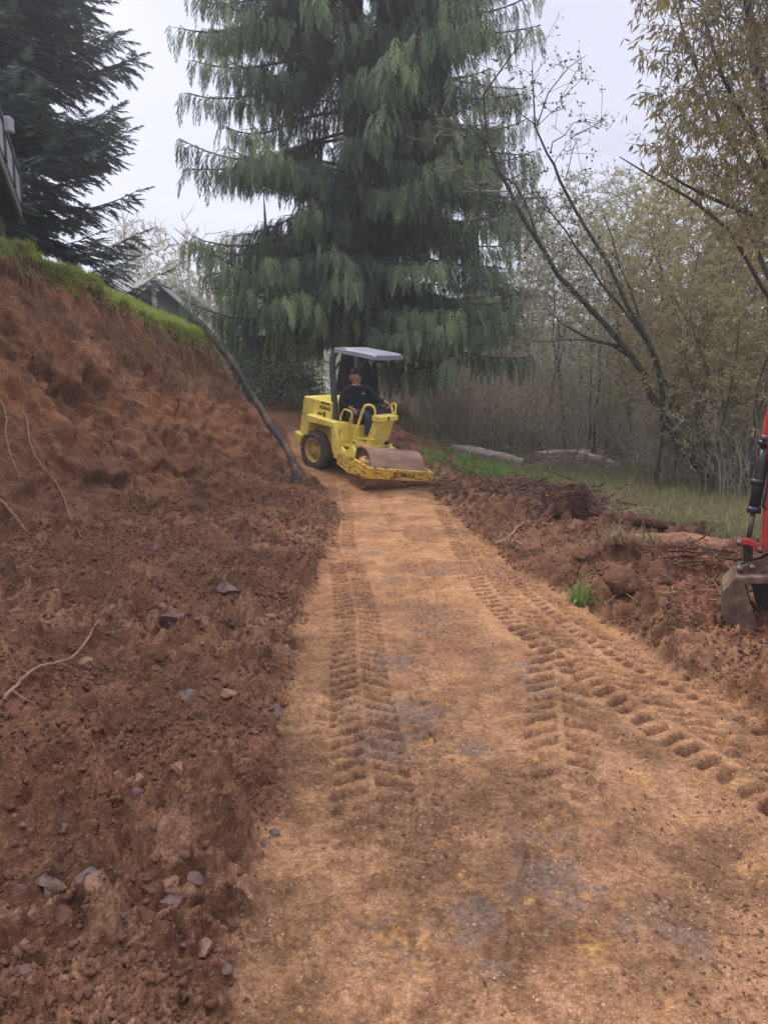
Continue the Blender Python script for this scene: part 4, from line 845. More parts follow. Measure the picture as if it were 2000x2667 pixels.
# hood
b = MB(); b.prism([(-.60, .16), (.26, .16), (.255, .925), (-.515, .925)], 1, -.39, .39); hood = P('engine_hood', b, M['yellow'], .02)
b = MB(); b.box((.13, -.394, .62), (.22, .012, .012)); b.box((-.02, -.397, .68), (.13, .02, .022)); b.box((.10, -.40, .665), (.03, .03, .13)); b.build('latch', M['dark'], hood, bevel=.003)
b = MB(); b.box((-.13, -.394, .598), (.80, .008, .010)); b.build('seam', M['dark'], hood)
def lettering(txt, size, mt, parent, Mx, name='lettering', sx=1.0):
    cu = bpy.data.curves.new('txt', 'FONT'); cu.body = txt; cu.size = size; cu.align_x = 'CENTER'; cu.align_y = 'CENTER'; cu.extrude = .0015; cu.offset = size*.025; cu.space_character = 1.05
    to = bpy.data.objects.new('txt', cu); COL.objects.link(to); dg = bpy.context.evaluated_depsgraph_get(); me = bpy.data.meshes.new_from_object(to.evaluated_get(dg)); bpy.data.objects.remove(to); me.name = name
    o = mkobj(name, me, mt, parent); o.matrix_local = Matrix((np.array(Mx)@np.diag([sx, 1, 1, 1])).tolist()); return o
def side_mx(x, y, z): # text reading along +x on the -y face
    return np.array([[1, 0, 0, x], [0, 0, -1, y], [0, 1, 0, z], [0, 0, 0, 1]], float)
lettering('BOMAG', .088, M['letter'], hood, side_mx(.10, -.392, .80), sx=.92)
b = MB()
for k in range(4): b.box((.10, -.392, .878+.010*k), (.25, .004, .0045))
b.build('emblem', M['letter'], hood)
b = MB(); b.prism([(-.61, -.02), (-.46, -.02), (-.46, .20), (-.63, .24)], 1, -.48, .48); P('rear_bumper', b, M['yellow'], .02)
# fenders: arch-shaped side frames, both sides
for sd in (-1, 1):
    a, c_ = (-.56, -.37) if sd < 0 else (.37, .56)
    b = MB(); b.prism([(-.26, .24), (-.155, .27), (-.135, .515), (.475, .53), (.60, .0), (.69, .0), (.655, .35), (.535, .632), (-.235, .64)], 1, a, c_); P('fender', b, M['yellow'], .012)
b = MB(); b.box((.1, 0, .2), (1.0, .70, .55)); P('chassis', b, M['dark'], .02)
b = MB(); b.box((.20, 0, .30), (.85, .78, .56)); P('engine_bay', b, M['yellow'], .01)
# platform, seat box, console
b = MB(); b.prism([(.50, .20), (1.16, .25), (1.16, .29), (.50, .24)], 1, -.40, .36); P('platform', b, M['yellow'], .006)
b = MB(); b.box((.61, -.34, .42), (.15, .05, .44)); b.box((.585, -.385, .43), (.05, .10, .40)); P('side_panel', b, M['yellow'], .01)
b = MB(); b.prism([(.50, .24), (.86, .26), (.84, .60), (.50, .60)], 1, -.22, .26); P('seat_box', b, M['yellow'], .02)
b = MB(); b.box((.58, .02, .655), (.44, .44, .09)); b.prism([(.28, .62), (.40, .62), (.34, 1.02), (.25, 1.02)], 1, -.2, .24); P('seat', b, M['black'], .03)
b = MB(); b.prism([(.96, .22), (1.13, .22), (1.30, .78), (1.15, .78)], 1, -.17, .22); con = P('console_pedestal', b, M['yellow'], .012)
b = MB(); b.prism([(1.16, .755), (1.33, .76), (1.33, .855), (1.16, .865)], 1, -.23, .27); P('console', b, M['yellow'], .014)
b = MB(); b.box((1.335, .02, .82), (.02, .035, .055)); b.box((1.335, .02, .79), (.012, .015, .05)); b.build('hasp', M['dark'], con, bevel=.004)
b = MB(); b.prism([(.86, .28), (1.17, .30), (1.17, .39), (.86, .37)], 1, -.405, -.39); wp_ = P('kick_plate', b, M['yellow'], .004)
b = MB()
tri_ = [(.905, .292), (.995, .294), (.95, .362)]
for i in range(3):
    p, q = tri_[i], tri_[(i+1) % 3]; b.tube([(p[0], -.407, p[1]), (q[0], -.407, q[1])], .0055, 5)
b.box((.95, -.407, .318), (.008, .006, .03)); b.build('warning_triangle', M['letter'], wp_)
b = MB(); b.box((1.10, -.30, .43), (.02, .02, .02)); b.tube([(.975, -.36, .42), (1.27, -.20, .44)], .016, 6); P('step_bar', b, M['yellow'], 0)
# rails
def rail(name, pts, rad=.019, mt='yellow'):
    pts = np.array(pts, float); q = []          # round the corners
    for i in range(len(pts)-1):
        for f in np.linspace(0, 1, 8, endpoint=False):
            p0 = pts[max(i-1, 0)]; p1 = pts[i]; p2 = pts[i+1]; p3 = pts[min(i+2, len(pts)-1)]
            q.append(.5*((2*p1)+(-p0+p2)*f+(2*p0-5*p1+4*p2-p3)*f*f+(-p0+3*p1-3*p2+p3)*f**3))
    q.append(pts[-1]); b = MB(); b.tube(q, rad, 8); return P(name, b, M[mt], 0, True)
rail('grab_rail', [(.90, -.385, .28), (.95, -.37, .55), (1.03, -.33, .93), (1.08, -.31, 1.02), (1.15, -.27, 1.035), (1.20, -.22, .98), (1.21, -.20, .86)], .022)
rail('grab_rail', [(1.25, .22, .86), (1.17, .24, .98), (1.18, .24, 1.04), (1.25, .24, 1.05), (1.28, .23, 1.0), (1.29, .22, .86)], .018)
rail('seat_rail', [(.50, -.36, .62), (.51, -.36, .74), (.56, -.36, .84), (.62, -.36, .868), (.74, -.36, .855), (.79, -.36, .82), (.76, -.36, .70), (.70, -.36, .56)], .015)
rail('lever', [(.64, -.28, .64), (.645, -.28, .82)], .008, 'dark'); rail('lever', [(.70, -.25, .60), (.69, -.25, .80)], .010, 'yellow')
# steering wheel
b = MB(); swc = np.array([1.03, .03, .965]); swn = np.array([-.42, 0, .9]); swn /= np.linalg.norm(swn); sa = np.array([0, 1., 0]); sb = np.cross(swn, sa)
ring = [swc+.19*(math.cos(t)*sa+math.sin(t)*sb) for t in np.linspace(0, 2*math.pi, 33)]; b.tube(ring, .015, 8, cap=False)
for t in (0.3, 2.4, 4.5): b.tube([swc, swc+.185*(math.cos(t)*sa+math.sin(t)*sb)], .011, 6)
b.tube([swc+swn*.01, swc-swn*.18, (1.2, .03, .80)], .02, 8); P('steering_wheel', b, M['black'], 0, True)
# canopy posts and roof
for sd in (-1, 1):
    y = sd*.305; b = MB(); path = [(.31, .60), (.27, .80), (.225, 1.05), (.165, 1.35), (.125, 1.60), (.12, 1.72), (.145, 1.80), (.20, 1.855), (.30, 1.875), (.48, 1.872)]
    hw, hd = .036, .052; V = []; fs = []
    pp = np.array(path); T = np.gradient(pp, axis=0); T /= np.linalg.norm(T, axis=1)[:, None]
    for (px, pz), (tx, tz) in zip(pp, T):
        n_v = np.array([tz, -tx])
        for s1, s2 in ((-1, -1), (1, -1), (1, 1), (-1, 1)): V.append((px+n_v[0]*hd*s2, y+hw*s1, pz+n_v[1]*hd*s2))
    for i in range(len(pp)-1):
        for j in range(4): fs.append((i*4+j, i*4+(j+1) % 4, (i+1)*4+(j+1) % 4, (i+1)*4+j))
    fs += [(3, 2, 1, 0), tuple(range(len(V)-4, len(V)))]; b.add(V, fs); P('canopy_post', b, M['grey_steel'], .008)
    b = MB(); b.tube([(.17, y, 1.48), (.46, y, 1.84)], .024, 6); P('brace', b, M['grey_steel'], 0)
    b = MB(); b.box((.34, y, .625), (.26, .14, .02)); P('post_foot', b, M['grey_steel'], .004)
b = MB(); b.tube([(.22, -.30, 1.1), (.22, .34, 1.1)], .018, 6); P('cross_bar', b, M['grey_steel'], 0); b = MB(); b.tube([(.11, -.36, 1.63), (.11, -.50, 1.66)], .014, 6); P('peg', b, M['grey_steel'], 0)
b = MB(); xs = [.21, .30, 1.16, 1.225]; V = []
sec = [(-.345, 1.83), (-.345, 1.895), (-.31, 1.915), (.31, 1.915), (.345, 1.895), (.345, 1.83)]
for i, x in enumerate(xs): V += [(x, p, q-(.02 if i == 3 and q > 1.85 else 0)-(.0 if i else .01)) for p, q in sec]
k = len(sec); fs = [(i*k+j, i*k+j+1, (i+1)*k+j+1, (i+1)*k+j) for i in range(3) for j in range(k-1)]; fs += [tuple(range(k))[::-1], tuple(range(3*k, 4*k))]
b.add(V, fs); ro = P('roof', b, M['roof'], 0); sd_ = ro.modifiers.new('thick', 'SOLIDIFY'); sd_.thickness = .012
# wheels
def wheel(y, s):
    b = MB(); prof = [(.215, .0), (.235, -.012), (.30, -.022), (.335, -.010), (.352, .02), (.358, .10), (.352, .18), (.335, .21), (.30, .222), (.22, .20), (.215, .10), (.215, 0)]
    b.lathe([(r_, t) for r_, t in prof], (0, y, 0), (0, -s, 0) if False else (0, s, 0), 40); t = P('tyre', b, M['sidewall'], 0, True)
    l = MB(); n = 22
    for i in range(n):
        for h in (0, 1):
            a = (i+.5*h)*2*math.pi/n; yy = y+s*(.045 if h == 0 else .150); dy = .052
            V = []
            for dr in (-.02, .026):
                for (ta, tb) in ((-1, -1), (1, -1), (1, 1), (-1, 1)):
                    da = ta*.030+(tb*(1 if h else -1))*.052*-1; R0 = .350+dr-(.012 if (tb < 0) == (h == 0) and dr > 0 else 0)*1; V.append((R0*math.cos(a+da/.35), yy+s*tb*dy, R0*math.sin(a+da/.35)))
            l.add(V, [(0, 1, 2, 3), (7, 6, 5, 4), (0, 4, 5, 1), (1, 5, 6, 2), (2, 6, 7, 3), (3, 7, 4, 0)])
    l.build('tread', M['rubber'], t, bevel=.006)
    b = MB(); b.lathe([(.215, -.008), (.228, -.012), (.222, -.004), (.205, .006), (.198, .06), (.185, .075), (.15, .078)], (0, y, 0), (0, s, 0), 40); rim = P('rim', b, M['yellow_wheel'], 0, True)
    # dished spokes with four openings
    sp = MB()
    for q in range(4):
        a = q*math.pi/2+.35; V = []
        for r_, wd, dy in ((.19, .085, .078), (.09, .06, .045)):
            for e in (-1, 1): V.append((r_*math.cos(a)-e*wd*math.sin(a), y+s*dy, r_*math.sin(a)+e*wd*math.cos(a)))
        V += [(v[0], v[1]+s*.012, v[2]) for v in V]; sp.add(V, [(0, 1, 3, 2), (4, 6, 7, 5), (0, 4, 5, 1), (0, 2, 6, 4), (1, 5, 7, 3), (2, 3, 7, 6)])
    sp.lathe([(.105, .06), (.105, .035), (.06, .03), (.055, -.005), (.0, -.006)], (0, y, 0), (0, s, 0), 24); sp.build('hub', M['yellow_wheel'], rim)
    for o in (t, rim): pass
wheel(-.53, 1); wheel(.53, -1)
b = MB(); b.tube([(0, -.5, 0), (0, .5, 0)], .06, 10); P('axle', b, M['dark'], 0, True)
# front frame (own articulation): local axes of the drum
H = .70
def FP_(name, mb, mt, bevel=.008, smooth=False): return front(P(name, mb, mt, bevel, smooth))
b = MB(); b.prism([(.405, -.07), (.470, -.065), (.470, .122), (.405, .118)], 1, -H, H); fb = FP_('front_bar', b, M['yellow_worn'])
lettering('BOMAG', .118, M['letter'], fb, np.array([[0, 0, 1, .4712], [1, 0, 0, .06], [0, 1, 0, .028], [0, 0, 0, 1]], float), sx=1.08)
for y_, r_b in ((-.33, .03), (-.56, .018)): b = MB(); b.tube([(.437, y_, .12), (.437, y_, .135)], r_b, 10); b.build('bolt', M['dark'], fb)
for sd in (-1, 1):
    a, c_ = (-H, -H+.05) if sd < 0 else (H-.05, H)
    b = MB(); b.prism([(.404, -.066), (.404, .117), (-.02, .150), (-.55, .134), (-.60, .07), (-.54, -.08), (-.17, -.138)], 1, a, c_); sf = FP_('side_frame', b, M['yellow_worn'])
    for x, z in ((-.53, .08), (-.50, -.03), (-.42, .07), (.1, .06), (.18, .03), (.33, .07), (.33, -.03), (-.08, -.08), (.0, .02)):
        b = MB(); b.tube([(x, (a if sd < 0 else c_), z), (x, (a if sd < 0 else c_)+sd*.006, z)], .013, 7); b.build('bolt', M['dark'], sf)
b = MB(); b.prism([(-.60, -.05), (-.52, -.05), (-.52, .13), (-.60, .13)], 1, -H+.05, H-.05); FP_('rear_bar', b, M['yellow'])
b = MB(); b.prism([(-.50, .13), (-.05, .15), (-.05, .30), (-.14, .335), (-.36, .20), (-.50, .24)], 1, -H+.004, -H+.045); FP_('drum_guard', b, M['yellow'])
b = MB(); b.box((-.54, 0, .20), (.16, .9, .22)); b.box((-.74, 0, .20), (.40, .34, .25)); FP_('yoke', b, M['yellow'], .02)
b = MB(); k = 72; w2 = .575; b.lathe([(.0, -.02), (.16, -.02), (.335, -.03), (.352, -w2+.57), (.375, -w2+.575), (.375, 2*w2), (.352, 2*w2), (.335, 2*w2-.03), (0, 2*w2-.03)] if False else [(.0, .10), (.345, .10), (.352, .0), (.375, .0), (.375, 2*w2), (.352, 2*w2), (.345, 2*w2-.10), (0, 2*w2-.10)], (0, -w2, 0), (0, 1, 0), k); dr_ = FP_('drum', b, M['drum'], 0, False)
dr_.data.polygons.foreach_set('use_smooth', [True]*len(dr_.data.polygons)); es = dr_.modifiers.new('e', 'EDGE_SPLIT'); es.split_angle = R_(40)
b = MB()
for sd in (-1, 1): b.lathe([(.0, -.02), (.10, -.02), (.115, .0), (.20, .02), (.22, .06)], (0, sd*(w2-.04), 0), (0, -sd, 0), 24)
o = b.build('drum_hub', M['yellow_worn'], dr_, smooth=True)
b = MB(); b.box((-.02, -w2-.055, .02), (.30, .05, .12)); b.box((-.02, w2+.055, .02), (.30, .05, .12)); FP_('drum_bearing', b, M['yellow_worn'])

# ================================================================ THE DRIVER (roller coordinates)
def skinmesh(name, nodes, edges, parent, mt, sub=2, root=0, mx=None):
    me = bpy.data.meshes.new(name); me.from_pydata([n_[0] for n_ in nodes], edges, []); me.update(); o = mkobj(name, me, mt, parent)
    o.modifiers.new('skin', 'SKIN'); sv = me.skin_vertices[0].data if me.skin_vertices else None
    if sv is None:
        bpy.context.view_layer.objects.active = o; o.select_set(True); 
    sv = me.skin_vertices[0].data
    for i, n_ in enumerate(nodes): r_ = n_[1]; sv[i].radius = (r_, r_) if np.isscalar(r_) else r_; sv[i].use_root = (i == root)
    s = o.modifiers.new('sub', 'SUBSURF'); s.levels = sub; s.render_levels = sub; apply_mods(o); o.data.materials.clear(); o.data.materials.append(mt)
    o.data.polygons.foreach_set('use_smooth', [True]*len(o.data.polygons)); return o
M['skin'] = noise_mat('skin', [(.3, (.42, .22, .16)), (.7, (.52, .29, .21))], 8, 3, .55); M['sweater'] = noise_mat('black_sweater', [(.3, (.010, .010, .014)), (.7, (.022, .022, .028))], 12, 4, .9, .2)
M['jeans'] = noise_mat('dark_jeans', [(.3, (.030, .036, .050)), (.7, (.065, .075, .095))], 10, 4, .9, .2); M['hair'] = noise_mat('brown_hair', [(.3, (.035, .022, .015)), (.7, (.09, .055, .035))], 30, 4, .8); M['boot'] = mat('dark_boots', (.02, .016, .013), .6)[0]
M['white'] = mat('pale_thread', (.45, .45, .47), .8)[0]
per = empty('person', (0, 0, 0), 'person in a black sweater driving the yellow roller, looking back over one shoulder', 'person'); per.matrix_world = m4(MR, OR_)@Matrix.Translation((.02, .02, 0))
# joints
hip = np.array([.50, 0, .76]); ch = np.array([.46, .01, 1.05]); nk = np.array([.45, -.02, 1.275])
sR = np.array([.41, -.215, 1.20]); sL = np.array([.545, .19, 1.20]); eR = np.array([.39, -.335, .96]); eL = np.array([.76, .26, 1.04]); wR = np.array([.60, -.27, .895]); wL = np.array([1.00, .215, 1.045])
kR = np.array([.93, -.13, .82]); kL = np.array([.93, .17, .84]); aR = np.array([.96, -.13, .40]); aL = np.array([1.06, .16, .42]); hR = np.array([.53, -.09, .77]); hL = np.array([.53, .11, .77])
hd = np.array([.465, -.06, 1.425])
nodes = [(tuple(hip), (.14, .115)), (tuple(ch), (.15, .115)), (tuple(nk-[0, 0, .06]), (.085, .08)), (tuple(nk), .058), (tuple(nk+[.005, -.01, .06]), .055), (tuple(hd), .06),
    (tuple(sR), .062), (tuple(eR), .044), (tuple(wR), .028), (tuple(sL), .062), (tuple(eL), .044), (tuple(wL), .028),
    (tuple(hR), .095), (tuple(kR), .062), (tuple(aR), .040), (tuple(hL), .095), (tuple(kL), .062), (tuple(aL), .040), (tuple(aR+[.10, 0, -.07]), .035), (tuple(aL+[.10, 0, -.07]), .035)]
edges = [(0, 1), (1, 2), (2, 3), (3, 4), (4, 5), (2, 6), (6, 7), (7, 8), (2, 9), (9, 10), (10, 11), (0, 12), (12, 13), (13, 14), (0, 15), (15, 16), (16, 17), (14, 18), (17, 19)]
def hand(wr, d, side, curl, palmn):
    """palm and five fingers grown from the wrist node"""
    d = d/np.linalg.norm(d); pn = palmn/np.linalg.norm(palmn); pn = pn-d*(pn@d); pn /= np.linalg.norm(pn); lat = np.cross(d, pn)*side
    i0 = len(nodes); wi = next(i for i, n_ in enumerate(nodes) if np.allclose(n_[0], wr)); nodes.append((tuple(wr+d*.05), (.030, .018))); edges.append((wi, i0)); 
    for f in range(4):
        o_ = (f-1.5)*.020; k0 = len(nodes); ln = [.040, .046, .043, .034][f]; p = wr+d*.09+lat*o_; nodes.append((tuple(p), .0105)); edges.append((i0, k0)); dd = d.copy()
        for s_ in range(2):
            dd = dd*math.cos(curl)-(-pn)*math.sin(curl); dd = dd/np.linalg.norm(dd); p = p+dd*ln*(1-.25*s_); nodes.append((tuple(p), .0095-.001*s_)); edges.append((k0+s_, k0+s_+1)); 
    k0 = len(nodes); p = wr+d*.035+lat*-.036+pn*.01; nodes.append((tuple(p), .012)); edges.append((i0, k0)); p = p+(d*.6+pn*.6-lat*.35)*.04; nodes.append((tuple(p), .0105)); edges.append((k0, k0+1))
hand(wR, np.array([.7, .3, -.25]), 1, .65, np.array([.2, .3, -1.])); hand(wL, np.array([.8, -.1, -.30]), -1, .8, np.array([.3, 0, -1.]))
body = skinmesh('body', nodes, edges, per, M['skin'], 2)
# head: one sculpted ball joined with the body mesh
hv, hf = [], []; nu_, nv_ = 28, 22
fd = np.array([-.48, -.84, -.20]); fd /= np.linalg.norm(fd); lt = np.cross(np.array([0, 0, 1.]), fd); lt /= np.linalg.norm(lt); hu = np.cross(fd, lt)
for i in range(nv_+1):
    for j in range(nu_):
        ph = math.pi*i/nv_; th = 2*math.pi*j/nu_; x = math.sin(ph)*math.cos(th); y = math.sin(ph)*math.sin(th); z = math.cos(ph)   # x = face direction
        X = x*.106; Y_ = y*.084; Z_ = z*.130
        if z < 0: Y_ *= 1-.30*(-z)**1.2; X *= 1-.16*(-z)
        if x > 0:
            g = lambda cy, cz, wy_, wz: math.exp(-((y-cy)/wy_)**2-((z-cz)/wz)**2)
            X += .028*g(0, -.18, .13, .16)+.012*g(0, .02, .08, .22)-.010*g(.38, .06, .17, .10)-.010*g(-.38, .06, .17, .10)+.008*g(0, -.52, .25, .07)+.012*g(0, -.84, .3, .15)+.006*g(0, .22, .5, .08)-.004*g(0, -.62, .3, .04)
        for e in (-1, 1):
            q = math.exp(-((x+.02)/.13)**2-((z+.05)/.22)**2); Y_ += e*.018*q*(1 if e*y > .75 else 0)
        hv.append(hd+np.array([0, 0, .01])+fd*X+lt*Y_+hu*Z_)
for i in range(nv_):
    for j in range(nu_): hf.append((i*nu_+j, (i+1)*nu_+j, (i+1)*nu_+(j+1) % nu_, i*nu_+(j+1) % nu_))
bv = [tuple(v.co) for v in body.data.vertices]; bf = [tuple(p.vertices) for p in body.data.polygons]; n0 = len(bv); me = bpy.data.meshes.new('body'); me.from_pydata(bv+[tuple(v) for v in hv], [], bf+[tuple(q+n0 for q in f) for f in hf]); me.materials.append(M['skin']); me.polygons.foreach_set('use_smooth', [True]*len(me.polygons)); body.data = me
hv = np.array(hv); cen = hd+np.array([0, 0, .01]); rel = hv-cen; lx, lz, ly = rel@fd, rel@hu, rel@lt
hairv = cen+rel*np.where((lz > .045-.25*np.minimum(lx, 0)*0-.9*np.clip(-lx, 0, .1)*1.0), 1.10, .90)[:, None]+np.where(lz > .02, 1, 0)[:, None]*hu*.008
b = MB(); b.add(hairv, hf); b.build('hair', M['hair'], per, smooth=True)
b = MB()
for e in (-1, 1): b.lathe([(0, -.004), (.009, -.002), (.010, .002), (0, .004)], cen+fd*.092+lt*e*.032+hu*.010, fd, 8)
b.build('eyes', mat('eye', (.05, .04, .035), .3)[0], per, smooth=True)
# clothes follow the limbs
cl = [(tuple(hip+[0, 0, -.03]), (.165, .135)), (tuple(ch), (.172, .135)), (tuple(nk-[0, 0, .065]), (.115, .095)), (tuple(nk-[0, 0, .015]), (.068, .066)), (tuple(sR), .078), (tuple(eR), .060), (tuple(wR-(wR-eR)*.06), .042), (tuple(sL), .078), (tuple(eL), .060), (tuple(wL-(wL-eL)*.06), .042)]
skinmesh('sweater', cl, [(0, 1), (1, 2), (2, 3), (2, 4), (4, 5), (5, 6), (2, 7), (7, 8), (8, 9)], per, M['sweater'], 2)
cl = [(tuple(hip+[0, 0, -.01]), (.150, .125)), (tuple(hR), .108), (tuple((hR+kR)/2), .092), (tuple(kR), .077), (tuple(aR+[0, 0, .02]), .062), (tuple(hL), .108), (tuple((hL+kL)/2), .092), (tuple(kL), .077), (tuple(aL+[0, 0, .02]), .062)]
skinmesh('jeans', cl, [(0, 1), (1, 2), (2, 3), (3, 4), (0, 5), (5, 6), (6, 7), (7, 8)], per, M['jeans'], 2)
for a_n in (aR, aL): skinmesh('boot', [(tuple(a_n+[-.01, 0, .0]), .05), (tuple(a_n+[.0, 0, -.075]), .048), (tuple(a_n+[.09, 0, -.085]), .045), (tuple(a_n+[.17, 0, -.09]), .038)], [(0, 1), (1, 2), (2, 3)], per, M['boot'], 2)
# small pale emblem on the chest and wear mark on the sleeve
cd = np.array([.82, -.52, .0]); cd /= np.linalg.norm(cd); cs = np.array([.52, .82, 0]); ec = ch+cd*.150+cs*.085+np.array([0, 0, .10])
b = MB()
for (q, h, w_, t_) in ((0, -.018, .065, .006), (-.02, .004, .008, .03), (.0, .0, .018, .008), (.02, .0, .014, .016), (0, .02, .012, .008)): b.box(ec+cs*q+np.array([0, 0, h]), (.006, w_, t_), np.stack([cd, cs, [0, 0, 1]], 1))
b.build('emblem', M['white'], per)

# ================================================================ CORRUGATED PIPE
px = [(500,826),(520,841),(545,868),(575,906),(600,936),(622,968),(640,1002),(655,1028),(672,1052),(690,1082),(710,1118),(732,1142),(750,1172),(762,1200),(769,1228),(772,1262)]
dy = [13.95,13.9,13.85,13.8,13.75,13.7,13.65,13.6,13.5,13.4,13.3,13.2,13.05,12.95,12.85,12.75]
pp = np.array([at(u, v, y) for (u, v), y in zip(px, dy)]); seg = np.concatenate([[0], np.cumsum(np.linalg.norm(np.diff(pp, axis=0), axis=1))]); pitch = .046; nn = int(seg[-1]/pitch*4); tt = np.linspace(0, seg[-1], nn)
from mathutils import geometry
q = np.stack([np.interp(tt, seg, pp[:, i]) for i in range(3)], 1)
for _ in range(30): q[1:-1] = (q[:-2]+q[1:-1]*2+q[2:])/4
rr = .058+.009*np.sign(np.sin(np.arange(nn)*math.pi/2+.3)); b = MB(); b.tube(q, rr, 14)
M['pipe'] = noise_mat('dusty_black_pipe', [(.35, (.05, .05, .047)), (.5, (.11, .10, .088)), (.65, (.25, .18, .13))], 4, 6, .6)
o = b.build('corrugated_pipe', M['pipe'], smooth=False); tag(o, 'black corrugated drain pipe running down the end of the dirt bank', 'pipe')

# ================================================================ EXCAVATOR at the right edge
EY = 5.25; DE = np.array([.42, 1., 0])
M['red'] = paint('red_orange_paint', (.50, .045, .028), .05, .45, .1); M['cyl'] = mat('black_hose', (.018, .018, .022), .4)[0]; M['rod'] = mat('steel_rod', (.13, .10, .095), .45, .6)[0]; M['mud'] = noise_mat('muddy_grey_steel', [(.3, (.085, .047, .03)), (.5, (.15, .095, .065)), (.75, (.27, .20, .15))], 9, 7, .75, .25, metal=.2)
ex_ = empty('excavator', at(2150, 1500, EY), 'red orange mini excavator arm and muddy bucket reaching in at the right edge', 'excavator'); exo = np.array(ex_.location)
def slab(name, pts, y0, y1, mt, bevel=.006, parent=ex_):
    V = [at(u, v, EY)-exo+DE*y0 for u, v in pts]; V = np.array(V); W = V+DE*(y1-y0); n = len(pts); b = MB(); b.add(np.concatenate([V, W]), [tuple(range(n)), tuple(range(n, 2*n))[::-1]]+[(i, n+i, n+(i+1) % n, (i+1) % n) for i in range(n)]); return b.build(name, mt, parent, bevel=bevel)
def etube(name, pts, rad, mt, y=0, k=10, parent=ex_):
    b = MB()
    if not isinstance(pts[0][0], (list, tuple)): pts = [pts]
    for p in pts: b.tube([at(u, v, EY)+DE*(y+(w_[0] if w_ else 0))-exo for u, v, *w_ in p], rad, k)
    return b.build(name, mt, parent, smooth=True)
slab('dipper_arm', [(2045, 980), (2006, 1048), (1996, 1080), (1986, 1133), (1996, 1150), (1999, 1220), (1992, 1300), (1983, 1418), (1992, 1438), (2035, 1440), (2070, 1300), (2100, 1040)], 0, .13, M['red'], .01)
slab('boom', [(2045, 985), (2075, 1060), (2300, 780), (2420, 900), (2520, 880), (2380, 640), (2300, 600)], .01, .16, M['red'], .01)
etube('cylinder', [(1997, 1155), (1985, 1215), (1975, 1262), (1963, 1330)], .038, M['cyl'], .05)
etube('cylinder_collar', [[(1993, 1148), (1990, 1162)], [(1974, 1250), (1972, 1264)], [(1964, 1322), (1962, 1338)]], .047, M['cyl'], .05)
etube('piston_rod', [(1962, 1335), (1950, 1402)], .018, M['rod'], .05)
etube('hose', [(2003, 1185), (2000, 1240), (1992, 1290), (1985, 1315), (1992, 1325)], .010, M['cyl'], -.03, 7)
etube('pin', [[(1990, 1140, -.03), (1990, 1140, .14)], [(1925, 1413, -.04), (1925, 1413, .14)], [(1977, 1431, -.04), (1977, 1431, .14)], [(1958, 1476, -.05), (1958, 1476, .16)], [(1926, 1480, -.05), (1926, 1480, .16)]], .022, M['rod'])
slab('link', [(1918, 1408), (1926, 1402), (1950, 1403), (1968, 1412), (1984, 1424), (1980, 1438), (1966, 1430), (1948, 1418), (1928, 1419)], -.02, .01, M['red'])
slab('link', [(1934, 1418), (1960, 1420), (1958, 1470), (1936, 1470)], .01, .09, M['cyl'])
slab('bucket_ear', [(2040, 1418), (2012, 1440), (1985, 1455), (1955, 1462), (1932, 1472), (1918, 1486), (1922, 1498), (1965, 1505), (1985, 1490), (2045, 1470)], -.015, .015, M['mud'])
slab('bucket_ear', [(2040, 1418), (2012, 1440), (1985, 1455), (1955, 1462), (1932, 1472), (1918, 1486), (1922, 1498), (1965, 1505), (1985, 1490), (2045, 1470)], .10, .13, M['mud'])
# bucket: shell with side plates, opening to the right
side = [(1910, 1492), (1928, 1496), (1940, 1522), (1968, 1622), (1945, 1626), (1890, 1610), (1876, 1580), (1880, 1527), (1898, 1508)]
slab('bucket_side', side, -.16, -.145, M['mud'], .003); slab('bucket_side', side, .27, .285, M['mud'], .003)
bk_ = [(1910, 1492), (1898, 1508), (1880, 1527), (1876, 1580), (1890, 1610), (1945, 1626), (1968, 1622)]; b = MB(); V = []
for u, v in bk_: p = at(u, v, EY)-DE*.145-exo; V += [p, p+DE*.415]
b.add(V, [(2*i, 2*i+1, 2*i+3, 2*i+2) for i in range(len(bk_)-1)]); o = b.build('bucket_shell', M['mud'], ex_); q = o.modifiers.new('s', 'SOLIDIFY'); q.thickness = .012
slab('bucket_top', [(1912, 1492), (2060, 1492), (2060, 1508), (1930, 1510)], -.14, .26, M['mud'])
slab('bucket_shade_plate', [(1950, 1505), (2130, 1505), (2130, 1640), (1985, 1640)], .10, .26, mat('bucket_shade', (.05, .035, .03), .8)[0])  # dark plate added to stand for the shade inside the bucket
# unseen rest of the machine stands to the right
slab('body', [(2420, 820), (2900, 820), (2900, 1350), (2420, 1350)], -.5, .9, M['red'], .03); slab('track', [(2380, 1350), (2420, 1340), (2920, 1340), (2960, 1400), (2920, 1620), (2420, 1620), (2370, 1500)], -.6, -.25, M['cyl'], .03); slab('track', [(2380, 1350), (2420, 1340), (2920, 1340), (2960, 1400), (2920, 1620), (2420, 1620), (2370, 1500)], .6, .95, M['cyl'], .03)

